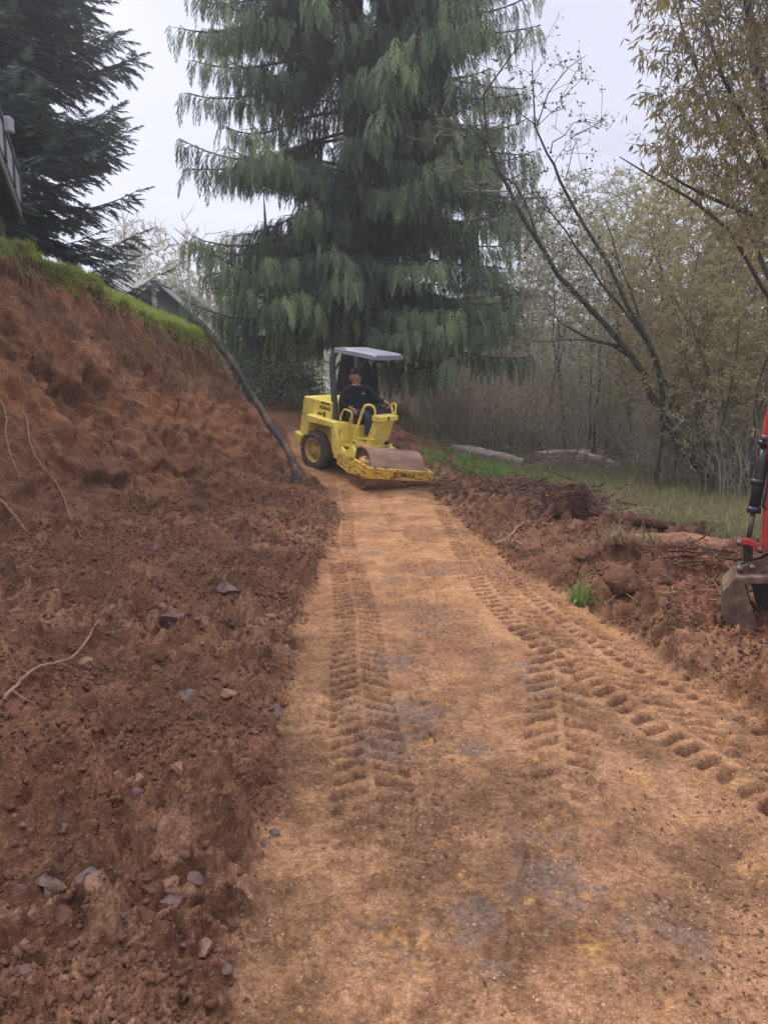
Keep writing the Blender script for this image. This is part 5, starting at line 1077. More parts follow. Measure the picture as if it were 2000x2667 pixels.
# ================================================================ HOUSES, CAR
M['metalroof'] = paint('ribbed_metal_roof', (.20, .21, .22), 0, .45, .1); M['trim'] = mat('white_trim', (.52, .53, .55), .6)[0]; M['siding'] = noise_mat('grey_siding', [(.3, (.10, .105, .105)), (.7, (.15, .155, .155))], 3, 3, .8, stretch=(1, 1, 8)); M['darkroof'] = noise_mat('shingles', [(.3, (.07, .065, .06)), (.7, (.13, .12, .11))], 8, 4, .9)  # siding colour darkened to carry the shadow under the roof
def gable(name, apex, wdir, half, rise, length, mt_roof, zb, label, ribs=0, over=.35):
    """apex: point of the near gable's top; wdir: unit plan vector along the gable's width; ridge runs back along the other axis"""
    wd_ = np.array([wdir[0], wdir[1], 0]); rd = np.array([-wdir[1], wdir[0], 0]); root = empty(name, (apex[0]+rd[0]*length/2, apex[1]+rd[1]*length/2, zb), label, 'building'); o = np.array(root.location); A = np.array(apex)-o; up = np.array([0, 0, 1.])
    W = half-over; hz = rise*W/half
    b = MB(); F0 = A+rd*over; g = [F0-wd_*W-up*(hz+.05), F0+wd_*W-up*(hz+.05), F0+wd_*W-up*(A[2]), F0-wd_*W-up*(A[2])]
    V = [F0-up*.12]+g+[p+rd*(length-over) for p in [F0-up*.12]+g]
    b.add(V, [(0, 2, 3, 4, 1), (5, 6, 9, 8, 7), (1, 4, 9, 6), (2, 7, 8, 3)]); b.build('wall', M['siding'], root)
    for sd in (-1, 1):
        e = A+wd_*sd*half-up*rise; nrm = np.cross(rd, e-A); nrm /= np.linalg.norm(nrm); nrm *= np.sign(nrm[2]); b = MB(); V = [A, e, e+rd*(length+.3), A+rd*(length+.3)]; V += [p+nrm*.06 for p in V]; b.add(V, [(0, 1, 2, 3), (7, 6, 5, 4), (0, 4, 5, 1), (1, 5, 6, 2), (2, 6, 7, 3), (3, 7, 4, 0)])
        for i in range(ribs): p = A+rd*(length*(i+.5)/ribs)+nrm*.07; b.tube([p, p+(e-A)], .022, 4)
        rf = b.build('roof', mt_roof, root)
        b = MB(); q = -rd*.04; V = [A+q-up*.17, e+q-up*.17, e+q+up*.07, A+q+up*.07]; V += [p-rd*.05 for p in V]; b.add(V, [(0, 1, 2, 3), (7, 6, 5, 4), (0, 4, 5, 1), (1, 5, 6, 2), (2, 6, 7, 3), (3, 7, 4, 0)]); b.build('fascia', M['trim'], root)
    b = MB(); p = A+rd*over*.4; b.box(p-up*1.2, (.16, .16, 1.8)); b.box(p-up*.42-rd*.1, (.3, .2, .22)); b.build('post', M['trim'], root)
    return root, o, A, wd_, rd
ap = at(405, 726, 35); gable('shed', ap, (.62, .78), 3.3, 2.05, 6, M['metalroof'], float(ground_z(-10, 36)), 'shed with a ribbed metal gable roof and white trim behind the lawn', ribs=14)
ap = at(455, 735, 47); gable('house', ap, (.95, .3), 3.2, 2.0, 8, M['darkroof'], float(ground_z(-12, 48)), 'dark roofed house half hidden behind the metal roofed shed')
# the house's raised deck, upper left: only its corner shows
dk = empty('house_deck', at(-260, 560, 16), 'raised wooden deck with slatted railing at the left edge', 'deck'); do = np.array(dk.location)
M['deckwood'] = noise_mat('weathered_deck_wood', [(.3, (.16, .15, .15)), (.7, (.27, .26, .26))], 3, 4, .8, stretch=(1, .2, 3)); M['slat'] = noise_mat('pale_slats', [(.3, (.42, .42, .45)), (.7, (.52, .52, .55))], 3, 3, .7); M['underdeck'] = mat('dark_joists', (.07, .065, .065), .9)[0]
yf, yn = 20.0, 8.5
def line(p0, p1, t): return p0*(1-t)+p1*t
Bf = at(60, 572, yf); Bt = at(57, 545, yf); Tf = at(69, 455, yf)
dirn = np.array([-.351, .936, 0]); dirn /= np.linalg.norm(dirn)      # the deck edge recedes this way
out_ = np.array([dirn[1], -dirn[0], 0])
Lg = 16.
def dp(back, off, up_): return Bf-dirn*back-out_*off+np.array([0, 0, up_])-do
def plank(b, p, q, h, t):     # board standing on edge from p to q
    V = [p, q, q+[0, 0, h], p+[0, 0, h]]; V += [v-out_*t for v in V]; b.add(V, [(0, 1, 2, 3), (7, 6, 5, 4), (0, 4, 5, 1), (1, 5, 6, 2), (2, 6, 7, 3), (3, 7, 4, 0)])
HT = float(Tf[2]-Bf[2]); print('deck rail height', HT)
b = MB(); plank(b, dp(0, 0, 0), dp(Lg, 0, 0), .27*HT/1.3, .05); b.build('rim_beam', M['deckwood'], dk)
b = MB(); b.add([dp(0, .05, .02), dp(Lg, .05, .02), dp(Lg, 4, .02), dp(0, 4, .02), dp(0, .05, .22), dp(Lg, .05, .22), dp(Lg, 4, .22), dp(0, 4, .22)], [(0, 1, 2, 3), (7, 6, 5, 4), (0, 4, 5, 1), (1, 5, 6, 2), (2, 6, 7, 3), (3, 7, 4, 0)])
for i in range(21): plank(b, dp(i*.75+.3, .1, -.16), dp(i*.75+.3, 4, -.16), .18, .05)
b.build('floor', M['underdeck'], dk)
b = MB(); plank(b, dp(-.05, -.03, HT-.06), dp(Lg, -.03, HT-.06), .07, .14); b.build('top_rail', M['deckwood'], dk)
b = MB(); plank(b, dp(0, .03, HT-.20), dp(Lg, .03, HT-.20), .12, .04); plank(b, dp(0, .03, .33*HT/1.3), dp(Lg, .03, .33*HT/1.3), .06, .04); b.build('rail_board', M['underdeck'], dk)
for i in range(9): b = MB(); plank(b, dp(i*1.9, -.035, .27), dp(i*1.9+.42, -.035, .27), HT-.33, .10); b.build('post', M['underdeck'], dk)
b = MB()
for i in range(118):
    if (i*.135) % 1.9 < .34: continue
    plank(b, dp(i*.135, -.012, .30), dp(i*.135+.10, -.012, .30), HT-.48, .02)
b.build('slats', M['slat'], dk)
for back, off in ((.3, .5), (6.5, .5), (11.5, .5), (.3, 3.6), (6.5, 3.6)):
    b = MB(); p = dp(back, off, 0); b.add([p+np.array(v) for v in [(-.09, -.09, 0), (.09, -.09, 0), (.09, .09, 0), (-.09, .09, 0), (-.09, -.09, -4.5), (.09, -.09, -4.5), (.09, .09, -4.5), (-.09, .09, -4.5)]], [(0, 1, 2, 3), (7, 6, 5, 4), (0, 4, 5, 1), (1, 5, 6, 2), (2, 6, 7, 3), (3, 7, 4, 0)]); b.build('support_post', M['deckwood'], dk)
o = MB(); o.box((0, 0, .14), (.18, .2, .28)); o = o.build('deck_planter', M['slat'], bevel=.02); o.location = [float(v) for v in (dp(4.1, -.10, HT-.28)+do)]; tag(o, 'pale box hung on the outside of the deck railing', 'planter')
# parked car behind the pipe
CY = 25.0; ca = at(650, 985, CY); ca = np.array([ca[0]-.2, CY, ca[2]-1.10]); car = empty('parked_car', ca, 'silver car parked behind the bank, only its roof and windows showing', 'car', rot=(0, 0, R_(25)))
M['silver'] = paint('silver_paint', (.38, .42, .46), 0, .3, .05); M['glass'] = mat('car_glass', (.09, .12, .14), .12, 0, .8)[0]
def loft(secs, name, mt, parent, sub=1):
    b = MB(); k = len(secs[0]); V = [p for s in secs for p in s]; b.add(V, [(i*k+j, i*k+(j+1) % k, (i+1)*k+(j+1) % k, (i+1)*k+j) for i in range(len(secs)-1) for j in range(k)]+[tuple(range(k))[::-1], tuple(range((len(secs)-1)*k, len(secs)*k))]); o = b.build(name, mt, parent, smooth=True); m = o.modifiers.new('s', 'SUBSURF'); m.levels = m.render_levels = sub; return o
def csec(x, z0, z1, w_): return [(x, -w_, z0), (x, -w_, (z0+z1)/2), (x, -w_*.93, z1), (x, w_*.93, z1), (x, w_, (z0+z1)/2), (x, w_, z0)]
loft([csec(x, .28, z, w_) for x, z, w_ in ((-2.15, .62, .72), (-2.0, .88, .80), (-1.3, .95, .86), (0, .95, .87), (1.0, .93, .86), (1.9, .76, .80), (2.15, .55, .70))], 'body', M['silver'], car)
loft([csec(x, .90, z, w_) for x, z, w_ in ((-1.55, .93, .76), (-.95, 1.34, .66), (-.2, 1.44, .64), (.45, 1.38, .64), (1.15, .95, .74))], 'windows', M['glass'], car)
loft([csec(x, z-.05, z, w_) for x, z, w_ in ((-1.05, 1.345, .60), (-.6, 1.44, .62), (-.1, 1.465, .62), (.3, 1.44, .61), (.5, 1.38, .58))], 'roof', M['silver'], car)
for x in (-1.35, 1.35):
    for y in (-.80, .80): b = MB(); b.lathe([(0, -.1), (.2, -.1), (.31, -.09), (.32, 0), (.31, .09), (.2, .1), (0, .1)], (x, y, .32), (0, 1, 0), 20); b.build('wheel', M['cyl'], car, smooth=True)

# ================================================================ LAUREL, LOGS, STUMP, ROOTS, ROCKS
def bush(name, base, rad, h, n, mt, leaf, seed, label, cat='shrub', group=None, stems=14):
    r = np.random.default_rng(seed); root = empty(name, base, label, cat, group); a = r.uniform(0, 6.28, n); u = r.uniform(0, 1, n); ph = np.arccos(1-u*1.15); rr = (.62+.38*r.uniform(size=n)**.5)*(1+.18*np.sin(a*3+seed)+.12*np.sin(a*7+ph*5))
    P_ = np.stack([rad*rr*np.sin(ph)*np.cos(a), rad*rr*np.sin(ph)*np.sin(a), h*(.08+.92*rr*np.cos(ph))], 1); dr = P_/np.array([rad, rad, h])+.9*rdir(n, r); dr[:, 2] -= .1
    V, T = leaves_np(P_, dr, rdir(n, r)+[0, 0, 1], leaf[0]*r.uniform(.7, 1.3, n), leaf[1], .15, .1); leafobj('foliage', V, T, np.repeat(.45+.22*r.normal(size=n), 4), mt, root)
    k = stems; e = P_[r.integers(0, n, k)]; V, Q = tubes_np(np.zeros((k, 3))+r.normal(size=(k, 3))*[.1*rad, .1*rad, 0], e*.9, np.full(k, .02), np.full(k, .006), 4); mkobj('stems', npmesh('stems', V, [Q]), M['twig'], root); return root
for u, v, y, rad, h, lb in [(672, 1060, 21.5, .85, 1.35, 'glossy laurel shrub nearest the corrugated pipe'), (735, 1075, 20.5, .95, 1.05, 'low glossy laurel shrub beside the yellow engine hood'), (745, 1000, 23.5, 1.1, 1.8, 'laurel shrub behind the others, in the cedar shade'), (700, 1030, 24, .9, 1.5, 'glossy laurel shrub in front of the silver car')]:
    p = at(u, v, y); bush('laurel_shrub', (p[0], y, ground_z(p[0], y)-.1), rad, h, 2600, M['laurel'], (.12, .05), int(u), lb, group='laurel shrubs under the cedar')
def gpt(u, v, dz=0, k=3):
    p = on_ground(u, v); x, y = p; 
    for _ in range(k): z = surf_z(x, y); r_ = ray(u, v); t = (z-CZ)/r_[2]; x, y = r_[0]*t, r_[1]*t
    return np.array([x, y, surf_z(x, y)+dz])
M['deadwood'] = noise_mat('grey_dead_wood', [(.3, (.16, .12, .09)), (.5, (.40, .33, .27)), (.7, (.62, .54, .46))], 7, 7, .9, .5, stretch=(1, 1, 1), dist=.8); M['rotwood'] = noise_mat('split_rotten_wood', [(.3, (.08, .04, .028)), (.5, (.24, .12, .07)), (.72, (.48, .29, .17))], 5, 8, .9, .6, stretch=(2, 7, 7), dist=1.2); M['redwood'] = noise_mat('red_brown_stump', [(.3, (.035, .018, .014)), (.55, (.11, .048, .033)), (.8, (.26, .13, .08))], 6, 8, .95, .7, stretch=(1, 1, .4), dist=1)
def log(name, pts, rad, mt, label, cat='log', k=16, rough=.12, seed=0):
    r = np.random.default_rng(seed+5); pts = np.array(pts, float); n = 26; s = np.linspace(0, 1, len(pts)); t = np.linspace(0, 1, n); q = np.stack([np.interp(t, s, pts[:, i]) for i in range(3)], 1); rr = np.interp(t, s, rad)*(1+.10*r.normal(size=n)*0+.03*np.sin(t*17+seed)); c0 = q[0]; b = MB(); b.tube(q-c0, rr, k); V = np.concatenate(b.V); 
    a = 1+rough*np.repeat(r.normal(size=(1, k)), n, 0).ravel()*.6+rough*.4*r.normal(size=n*k); ctr = np.repeat(q-c0, k, 0); V = ctr+(V-ctr)*a[:, None]; b.V = [V]; o = b.build(name, mt, smooth=True); o.location = [float(v) for v in c0]; tag(o, label, cat); return o
def hit(u, v, lo=4., hi=32.):
    r_ = ray(u, v); q = np.arange(lo, hi, .04); z, *_ = HB(r_[0]/r_[1]*q, q); h = CZ+r_[2]/r_[1]*q < z; y = float(q[np.argmax(h)]) if h.any() else hi; return at(u, v, y)
def lg(name, uv, rad, mt, label, ys=None, seed=0, lift=0, **kw):
    pts = []
    for i, (u, v) in enumerate(uv):
        p = gpt(u, v) if ys is None else at(u, v, ys[i]); pts.append(p+[0, 0, lift])
    return log(name, pts, rad, mt, label, seed=seed, **kw)
lg('fallen_log', [(1165, 1172), (1215, 1178), (1290, 1192), (1375, 1212)], [.15, .18, .17, .13], M['deadwood'], 'long grey fallen log with a frayed end lying in the grass behind', ys=[20.8, 20.5, 20.0, 19.3], seed=1)
lg('fallen_log', [(1505, 1180), (1560, 1195), (1612, 1216)], [.07, .085, .07], M['deadwood'], 'short grey log on top of the brush pile', ys=[19.5, 19, 18.3], seed=2)
lg('fallen_log', [(1395, 1182), (1450, 1178), (1535, 1176)], [.06, .07, .06], M['deadwood'], 'thin pale pole lying level across the brush pile', ys=[19.8, 19.8, 19.8], seed=3)
lg('fallen_log', [(1610, 1420), (1700, 1428), (1790, 1438), (1900, 1452)], [.05, .11, .13, .10], M['rotwood'], 'split orange brown rotten log lying beside the excavator bucket', seed=4, lift=.05, rough=.13)
lg('fallen_log', [(1650, 1400), (1720, 1388), (1800, 1384)], [.05, .06, .04], M['redwood'], 'thin dark log in the grass behind the split log', seed=5, lift=.03)
# frayed end of the long log
r = np.random.default_rng(91); c0 = at(1168, 1172, 20.8); n = 260; d = np.array([-.9, 0, -.15])+.75*rdir(n, r); V, T = leaves_np(c0+.12*r.normal(size=(n, 3)), d, rdir(n, r), r.uniform(.25, .65, n), .018, .1, .3); o = leafobj('frayed_roots', V, T, np.repeat(r.uniform(.2, .9, n), 4), M['straw']); tag(o, 'pale frayed root mass at the end of the long grey log', 'roots')
c0 = at(1400, 1212, 19); b = MB(); b.lathe([(0, -.05), (.22, -.05), (.27, .03), (.22, .3), (.14, .5)], (0, 0, 0), (-.5, .8, -.1), 14); o = b.build('log_butt', M['redwood'], smooth=True); o.location = [float(v) for v in c0]; tag(o, 'dark round butt of a log facing the camera beside the brush pile', 'log')
# brush pile of dead branches: each bigger branch its own object would be lost; modelled as one pile
def stickpile(name, centre, spread, n, ln, rad, mt, seed, label, cat='brush pile', flat=.18, group=None, leanx=0):
    r = np.random.default_rng(seed); P0, P1, A0, A1 = [], [], [], []
    for _ in range(n):
        p = np.array([r.normal()*spread[0], r.normal()*spread[1], abs(r.normal())*spread[2]]); a = r.uniform(0, 6.28); d = np.array([math.cos(a)+leanx, math.sin(a), r.normal()*flat]); d /= np.linalg.norm(d); l_ = ln*r.uniform(.4, 1.2); q = rad*r.uniform(.4, 1.3)
        for i in range(5):
            e = p+d*l_/5; P0.append(p); P1.append(e); A0.append(q*(1-i*.17)); A1.append(q*(1-(i+1)*.17)); d = d+.18*r.normal(size=3); d /= np.linalg.norm(d)
            if r.uniform() < .5: P0.append(e); P1.append(e+(d+rdir(1, r)[0])*l_*.18); A0.append(q*.5); A1.append(q*.2)
            p = e
    V, Q = tubes_np(P0, P1, np.array(A0), np.array(A1), 5); V[:, 2] = np.maximum(V[:, 2], -.02); o = mkobj(name, npmesh(name, V, [Q]), mt); o.location = [float(v) for v in centre]; tag(o, label, cat, group, 'stuff'); return o
stickpile('brush_pile', gpt(1480, 1235), (.65, .45, .26), 190, 1.2, .017, M['twig'], 101, 'tangled pile of grey dead branches in the clearing')
stickpile('brush_pile', gpt(1310, 1268), (.75, .5, .04), 130, .55, .022, M['rootdark'], 102, 'low dark litter of broken roots and sticks along the far berm')
stickpile('brush_pile', gpt(1815, 1478), (.30, .25, .08), 60, .5, .014, M['rootdark'], 103, 'heap of reddish broken sticks left of the excavator bucket')
stickpile('brush_pile', gpt(1800, 1540), (.30, .30, .02), 40, .28, .006, M['root'], 104, 'fine pale twigs scattered in front of the bucket')
stickpile('brush_pile', gpt(1450, 1318), (.45, .35, .04), 70, .5, .016, M['rootdark'], 105, 'dark root litter behind the torn stump')
def stick(uv, rad, mt, label, name='stick', cat='stick', dz=.02, seed=0, ys=None, kids=0):
    r = np.random.default_rng(seed+200); pts = np.array([gpt(u, v, dz) if ys is None else at(u, v, ys[i]) for i, (u, v) in enumerate(uv)]); c0 = pts[0].copy(); n = len(pts)*4; s = np.linspace(0, 1, len(pts)); t = np.linspace(0, 1, n); q = np.stack([np.interp(t, s, pts[:, i]) for i in range(3)], 1)
    for _ in range(3): q[1:-1] = (q[:-2]+2*q[1:-1]+q[2:])/4
    q += r.normal(size=q.shape)*rad*.25; b = MB(); b.tube(q-c0, np.interp(t, [0, 1], [rad, rad*.45])*(1+.12*r.normal(size=n)), 8)
    for _ in range(kids):
        i = r.integers(2, n-2); d = rdir(1, r)[0]; d[2] = -abs(d[2])*.6; b.tube([q[i]-c0, q[i]-c0+d*.12, q[i]-c0+d*.2+rdir(1, r)[0]*.05], [rad*.4, rad*.25, rad*.12], 5)
    o = b.build(name, mt, smooth=True); o.location = [float(v) for v in c0]; tag(o, label, cat); return o
stick([(10, 1818), (40, 1790), (95, 1765), (150, 1752), (200, 1730), (262, 1692)], .0105, M['root'], 'long pale crooked root lying on the rubble at the left edge', 'root', 'root', .045, 1, kids=3)
# hanging roots against the bank (depth slightly in front of the face)
def hang(uv, y0, y1, rad, label, seed):
    n = len(uv); stick(uv, rad, M['root'], label, 'hanging_root', 'root', 0, seed, ys=np.linspace(y0, y1, n), kids=4)
def face_y(u, v):
    """distance of the terrain seen at this pixel, by marching down the ray"""
    r_ = ray(u, v); ys_ = np.arange(5.5, 16, .03); z, *_ = HB(r_[0]/r_[1]*ys_, ys_); h = CZ+r_[2]/r_[1]*ys_ < z; return float(ys_[np.argmax(h)]) if h.any() else 12.
def hangf(uv, rad, label, seed, pull=.16):
    ys_ = [face_y(u, v)-pull for u, v in uv]; stick(uv, rad, M['root'], label, 'hanging_root', 'root', 0, seed, ys=ys_, kids=5)
hangf([(2, 1040), (18, 1080), (14, 1130), (28, 1180), (45, 1225), (75, 1262)], .015, 'thin root hanging down the bank at the left edge', 11)
hangf([(62, 1072), (72, 1100), (76, 1150), (95, 1195), (130, 1235), (160, 1275), (178, 1330), (200, 1385), (245, 1425)], .017, 'long crooked root hanging down the middle of the left bank face', 12)
hangf([(0, 1300), (30, 1330), (55, 1365), (80, 1395), (112, 1412)], .018, 'thick root slanting down at the foot of the bank, left edge', 13)
for i, (uv, lb) in enumerate([([(395, 990), (420, 994), (448, 996)], 'short root poking level out of the upper bank'), ([(545, 985), (560, 1005), (568, 1022)], 'small loose root near the bank end'), ([(315, 1190), (330, 1225), (335, 1250)], 'small root dangling under the bank hollow'), ([(735, 1200), (748, 1240), (760, 1275)], 'fine root beside the foot of the pipe')]): hangf(uv, .007, lb, 30+i, .10)
# the torn stump
st = gpt(1520, 1345); r = np.random.default_rng(111); stump = empty('torn_stump', st, 'red brown torn stump with a long slanting root on the right berm', 'stump'); so_ = st
def sp(u, v, dy=0): return at(u, v, st[1]+dy)-so_
def limb(pts, rad, k=12, rough=.18):
    b = MB(); n = 16; pts = np.array(pts); s = np.linspace(0, 1, len(pts)); t = np.linspace(0, 1, n); q = np.stack([np.interp(t, s, pts[:, i]) for i in range(3)], 1)
    for _ in range(2): q[1:-1] = (q[:-2]+2*q[1:-1]+q[2:])/4
    rr = np.interp(t, np.linspace(0, 1, len(rad)), rad); b.tube(q, rr, k); V = np.concatenate(b.V); ctr = np.repeat(q, k, 0); a = 1+rough*np.repeat(r.normal(size=(1, k)), n, 0).ravel()+rough*.5*r.normal(size=n*k); b.V = [ctr+(V-ctr)*a[:, None]]; return b
limb([sp(1475, 1350), sp(1492, 1310), sp(1505, 1280), sp(1518, 1258)], [.22, .17, .12, .045]).build('trunk', M['redwood'], stump, smooth=True)
limb([sp(1500, 1285), sp(1530, 1315), sp(1550, 1345, -.1), sp(1600, 1368, -.3), sp(1650, 1385, -.5), sp(1690, 1400, -.7)], [.10, .13, .13, .11, .08, .04]).build('root', M['redwood'], stump, smooth=True)
limb([sp(1490, 1300), sp(1460, 1320, -.1), sp(1430, 1345, -.2), sp(1405, 1350, -.3)], [.10, .09, .06, .02]).build('root', M['redwood'], stump, smooth=True)
limb([sp(1480, 1320), sp(1470, 1345, -.2), sp(1490, 1372, -.4), sp(1515, 1380, -.5)], [.09, .07, .05, .02]).build('root', M['redwood'], stump, smooth=True)
rq = np.random.default_rng(119); V0, V1, Ra, Rb = [], [], [], []
for _ in range(130):
    t = rq.uniform(); c_ = sp(1475+rq.normal()*45, 1345-70*t+rq.normal()*12, rq.uniform(-.35, .15)); d_ = rdir(1, rq)[0]*[1, .6, .7]+[.1, -.1, -.2]; e_ = c_+d_*rq.uniform(.12, .38); m_ = (c_+e_)/2+.04*rq.normal(size=3); w_ = rq.uniform(.004, .014); V0 += [c_, m_]; V1 += [m_, e_]; Ra += [w_, w_*.8]; Rb += [w_*.8, w_*.3]
V, Q = tubes_np(V0, V1, np.array(Ra), np.array(Rb), 5); mkobj('torn_roots', npmesh('torn_roots', V, [Q]), M['redwood'], stump)
limb([sp(1508, 1275), sp(1490, 1262), sp(1470, 1266)], [.05, .035, .01]).build('root', M['redwood'], stump, smooth=True)
# soil berm things
def clod(name, p, rad, mt, label, cat, seed, group=None, flat=.7, sq=0, parent=None, sub=2, n1=.35, embed=.35):
    import bmesh as bmm
    r = np.random.default_rng(seed); bm = bmm.new(); bmm.ops.create_icosphere(bm, subdivisions=sub, radius=1)
    V = np.array([v.co[:] for v in bm.verts]); fs = [[v.index for v in f.verts] for f in bm.faces]; bm.free(); o_ = r.uniform(0, 50, 3)
    if sq:
        for _ in range(9+int(r.integers(0, 5))):
            d = rdir(1, r)[0]; t = r.uniform(.50, .85); h = V@d; V = V-np.maximum(h-t, 0)[:, None]*d
    V = V*(1+n1*perlin(V[:, 0]*1.3+o_[0], V[:, 1]*1.3+o_[1], V[:, 2]*1.3+o_[2])+n1*.4*perlin(V[:, 0]*4+o_[0], V[:, 1]*4, V[:, 2]*4))[:, None]*np.array([r.uniform(.8, 1.3), r.uniform(.7, 1.1), flat])*rad
    a = r.uniform(0, 6.28); c, s = math.cos(a), math.sin(a); V = V@np.array([[c, s, 0], [-s, c, 0], [0, 0, 1]]); b = MB(); b.add(V, fs); o = b.build(name, mt, smooth=not sq); o.location = [float(p[0]), float(p[1]), float(p[2]+rad*flat*(.5-embed))]; o.rotation_euler = (r.normal()*.3, r.normal()*.3, 0); tag(o, label, cat, group); return o
M['clod'] = noise_mat('soil_clod', [(.3, (.06, .028, .017)), (.7, (.18, .082, .045))], 16, 7, .95, 1.0, bscale=45); M['rock_p'] = noise_mat('purple_brown_rock', [(.3, (.085, .048, .040)), (.7, (.21, .13, .11))], 8, 6, .75, .4, bscale=30); M['rock_g'] = noise_mat('grey_blue_rock', [(.3, (.085, .060, .048)), (.7, (.21, .16, .13))], 7, 6, .65, .4, bscale=30); M['rock_t'] = noise_mat('tan_rock', [(.3, (.17, .09, .052)), (.7, (.33, .19, .115))], 9, 6, .8, .4, bscale=30)
clod('soil_clod', gpt(1625, 1520), .13, M['clod'], 'big red brown clod of soil right of the bright grass tuft', 'clod', 306, sub=4, n1=.22)
clod('soil_clod', gpt(1728, 1508), .17, M['clod'], 'lumpy soil mound between the big clod and the stick heap', 'clod', 302, sub=4, flat=.6)
clod('turf_clod', gpt(1625, 1462), .23, M['clod'], 'upturned turf lump with dead grass above the big clod', 'clod', 303, sub=4, flat=.75)
clod('turf_clod', gpt(1530, 1460), .16, M['clod'], 'smaller upturned turf lump left of the grassy one', 'clod', 304, sub=4, flat=.7)
NR = [(404, 1430, .085, 'rock_p', 'grey purple angular rock alone on the rubble below the bank'), (280, 1497, .055, 'rock_p', 'small reddish rock on the rubble left of the middle'), (598, 1545, .085, 'rock_p', 'dark split rock in the middle of the rubble'), (470, 1655, .14, 'rock_p', 'large half buried brown rock with a flat face'), (490, 1785, .075, 'rock_g', 'grey wedge rock with a pale streak on the rubble'), (595, 1820, .06, 'rock_t', 'pale tan rock half buried near the path edge'), (715, 1545, .045, 'rock_g', 'small flat grey stone near the path edge'), (710, 1865, .055, 'rock_p', 'dark upright rock at the path edge'), (410, 2078, .055, 'rock_g', 'dark blue grey slab of rock lying on the brown soil'), (357, 2102, .052, 'rock_t', 'rounded tan rock beside the blue grey slab'), (220, 2270, .060, 'rock_g', 'blue and pink rock near the lower left'), (145, 2285, .035, 'rock_p', 'small pinkish rock left of the blue one'), (160, 2395, .055, 'clod', 'round brown clod at the lower left'), (540, 2330, .025, 'rock_g', 'small grey pebble in the dark soil'), (715, 2170, .024, 'rock_g', 'oval grey pebble by the path edge'), (440, 2196, .03, 'rock_t', 'pair-sized tan stone in the left soil'), (150, 1345, .20, 'rock_p', 'large dark rock bedded in the foot of the bank'), (95, 1345, .11, 'rock_p', 'reddish block beside the dark bedded rock'), (700, 1598, .04, 'rock_t', 'small pale stone at the rubble edge'), (385, 1500, .06, 'rock_t', 'yellowish round stone on the rubble'), (260, 2390, .04, 'rock_t', 'knobbly pale clod right of the round clod'), (530, 2420, .03, 'rock_t', 'tan lump at the bottom left of the path'), (445, 2330, .035, 'rock_p', 'pink stone in the dark soil'), (1395, 1870, .03, 'rock_g', 'bluish stone pressed in the path')]
for i, (u, v, s, m_, lb) in enumerate(NR): clod('rock', gpt(u, v), s, M[m_], lb, 'rock', 320+i, sq=1, sub=3, flat=.7 if i != 8 else .35, n1=.16, embed=.42)
r = np.random.default_rng(131); cnt = 0
for i in range(400):
    u = r.uniform(0, 820); v = r.uniform(1400, 2640) if i % 3 else r.uniform(1420, 1950)
    p = on_ground(u, v); 
    if p[0] > np.interp(p[1], LEy, LEx)-.03 or p[1] > 9.5: continue
    if cnt >= 120: break
    s = .011+.030*r.uniform()**2.5; s *= (1.35 if p[1] > 4 else 1.0); p = np.array([p[0], p[1], surf_z(p[0], p[1])])
    clod('stone', p, s, M[['rock_p', 'clod', 'clod', 'rock_p', 'clod', 'rock_t'][r.integers(0, 6)]], 'small angular stone scattered in the loose soil left of the path', 'stone', 400+i, 'small stones scattered left of the path', sq=1, sub=2, n1=.15); cnt += 1
# crumbs of soil and grit: uncountable
def crumb(seed, mt, sq):
    o = clod('crumb', (0, 0, 0), 1, mt, None, None, seed, sq=sq, sub=2, n1=.8, embed=.5, flat=.7); me = o.data; bpy.data.objects.remove(o); me.polygons.foreach_set('use_smooth', [True]*len(me.polygons)); return bpy.data.objects.new('crumb', me)
M['crumb'] = noise_mat('soil_crumb', [(.3, (.085, .040, .022)), (.7, (.22, .108, .060))], 4, 3, .95); M['grit'] = noise_mat('pale_grit', [(.3, (.35, .21, .12)), (.7, (.58, .42, .27))], 1.5, 3, .9); M['bankcrumb'] = noise_mat('bank_crumb', [(.3, (.10, .047, .036)), (.7, (.20, .10, .07))], 1.5, 3, .95)
CRU = [crumb(501+i, M['crumb'], i % 2) for i in range(4)]; GRI = [crumb(511+i, M['grit'], 1) for i in range(3)]; BCR = [crumb(521+i, M['bankcrumb'], i % 2) for i in range(3)]
def from_grid(maskfn, n, r, ymax=16):
    k = int(np.searchsorted(TG['ys'], ymax)); w_ = maskfn(k).ravel(); w_ = w_/w_.sum(); idx = r.choice(len(w_), n, p=w_); return TG['P'][:k].reshape(-1, 3)[idx]
r = np.random.default_rng(141)
def area(k): X_ = GX[:k]; return np.abs(np.gradient(X_, axis=1))*np.abs(np.gradient(GY[:k], axis=0))
p = from_grid(lambda k: area(k)*np.clip(TG['loose'][:k]*(1-TG['isb'][:k]), 0, 1)*(1-TG['meadow'][:k])*(.15+ss(-.3, .5, fbm(GX[:k]*1.5, GY[:k]*1.5, o=2)))/np.maximum(GY[:k], 1.2)**1.0, 60000, r, 15)
s = .0028+.012*r.uniform(size=len(p))**5+.0009*p[:, 1]; p = p+np.stack([r.normal(size=len(p))*.01, r.normal(size=len(p))*.01, s*.25], 1)
tag(scatter('soil_crumbs', CRU, p, r.uniform(0, 6.28, (len(p), 3)), s), 'crumbs of loose brown soil beside the path', 'soil', kind='stuff')
p = from_grid(lambda k: area(k)*TG['path'][:k]*(1-TG['isb'][:k])*(.2+ss(-.2, .6, fbm(GX[:k]*2+9, GY[:k]*2, o=2)))/np.maximum(GY[:k], 1.2)**1.2, 9000, r, 12)
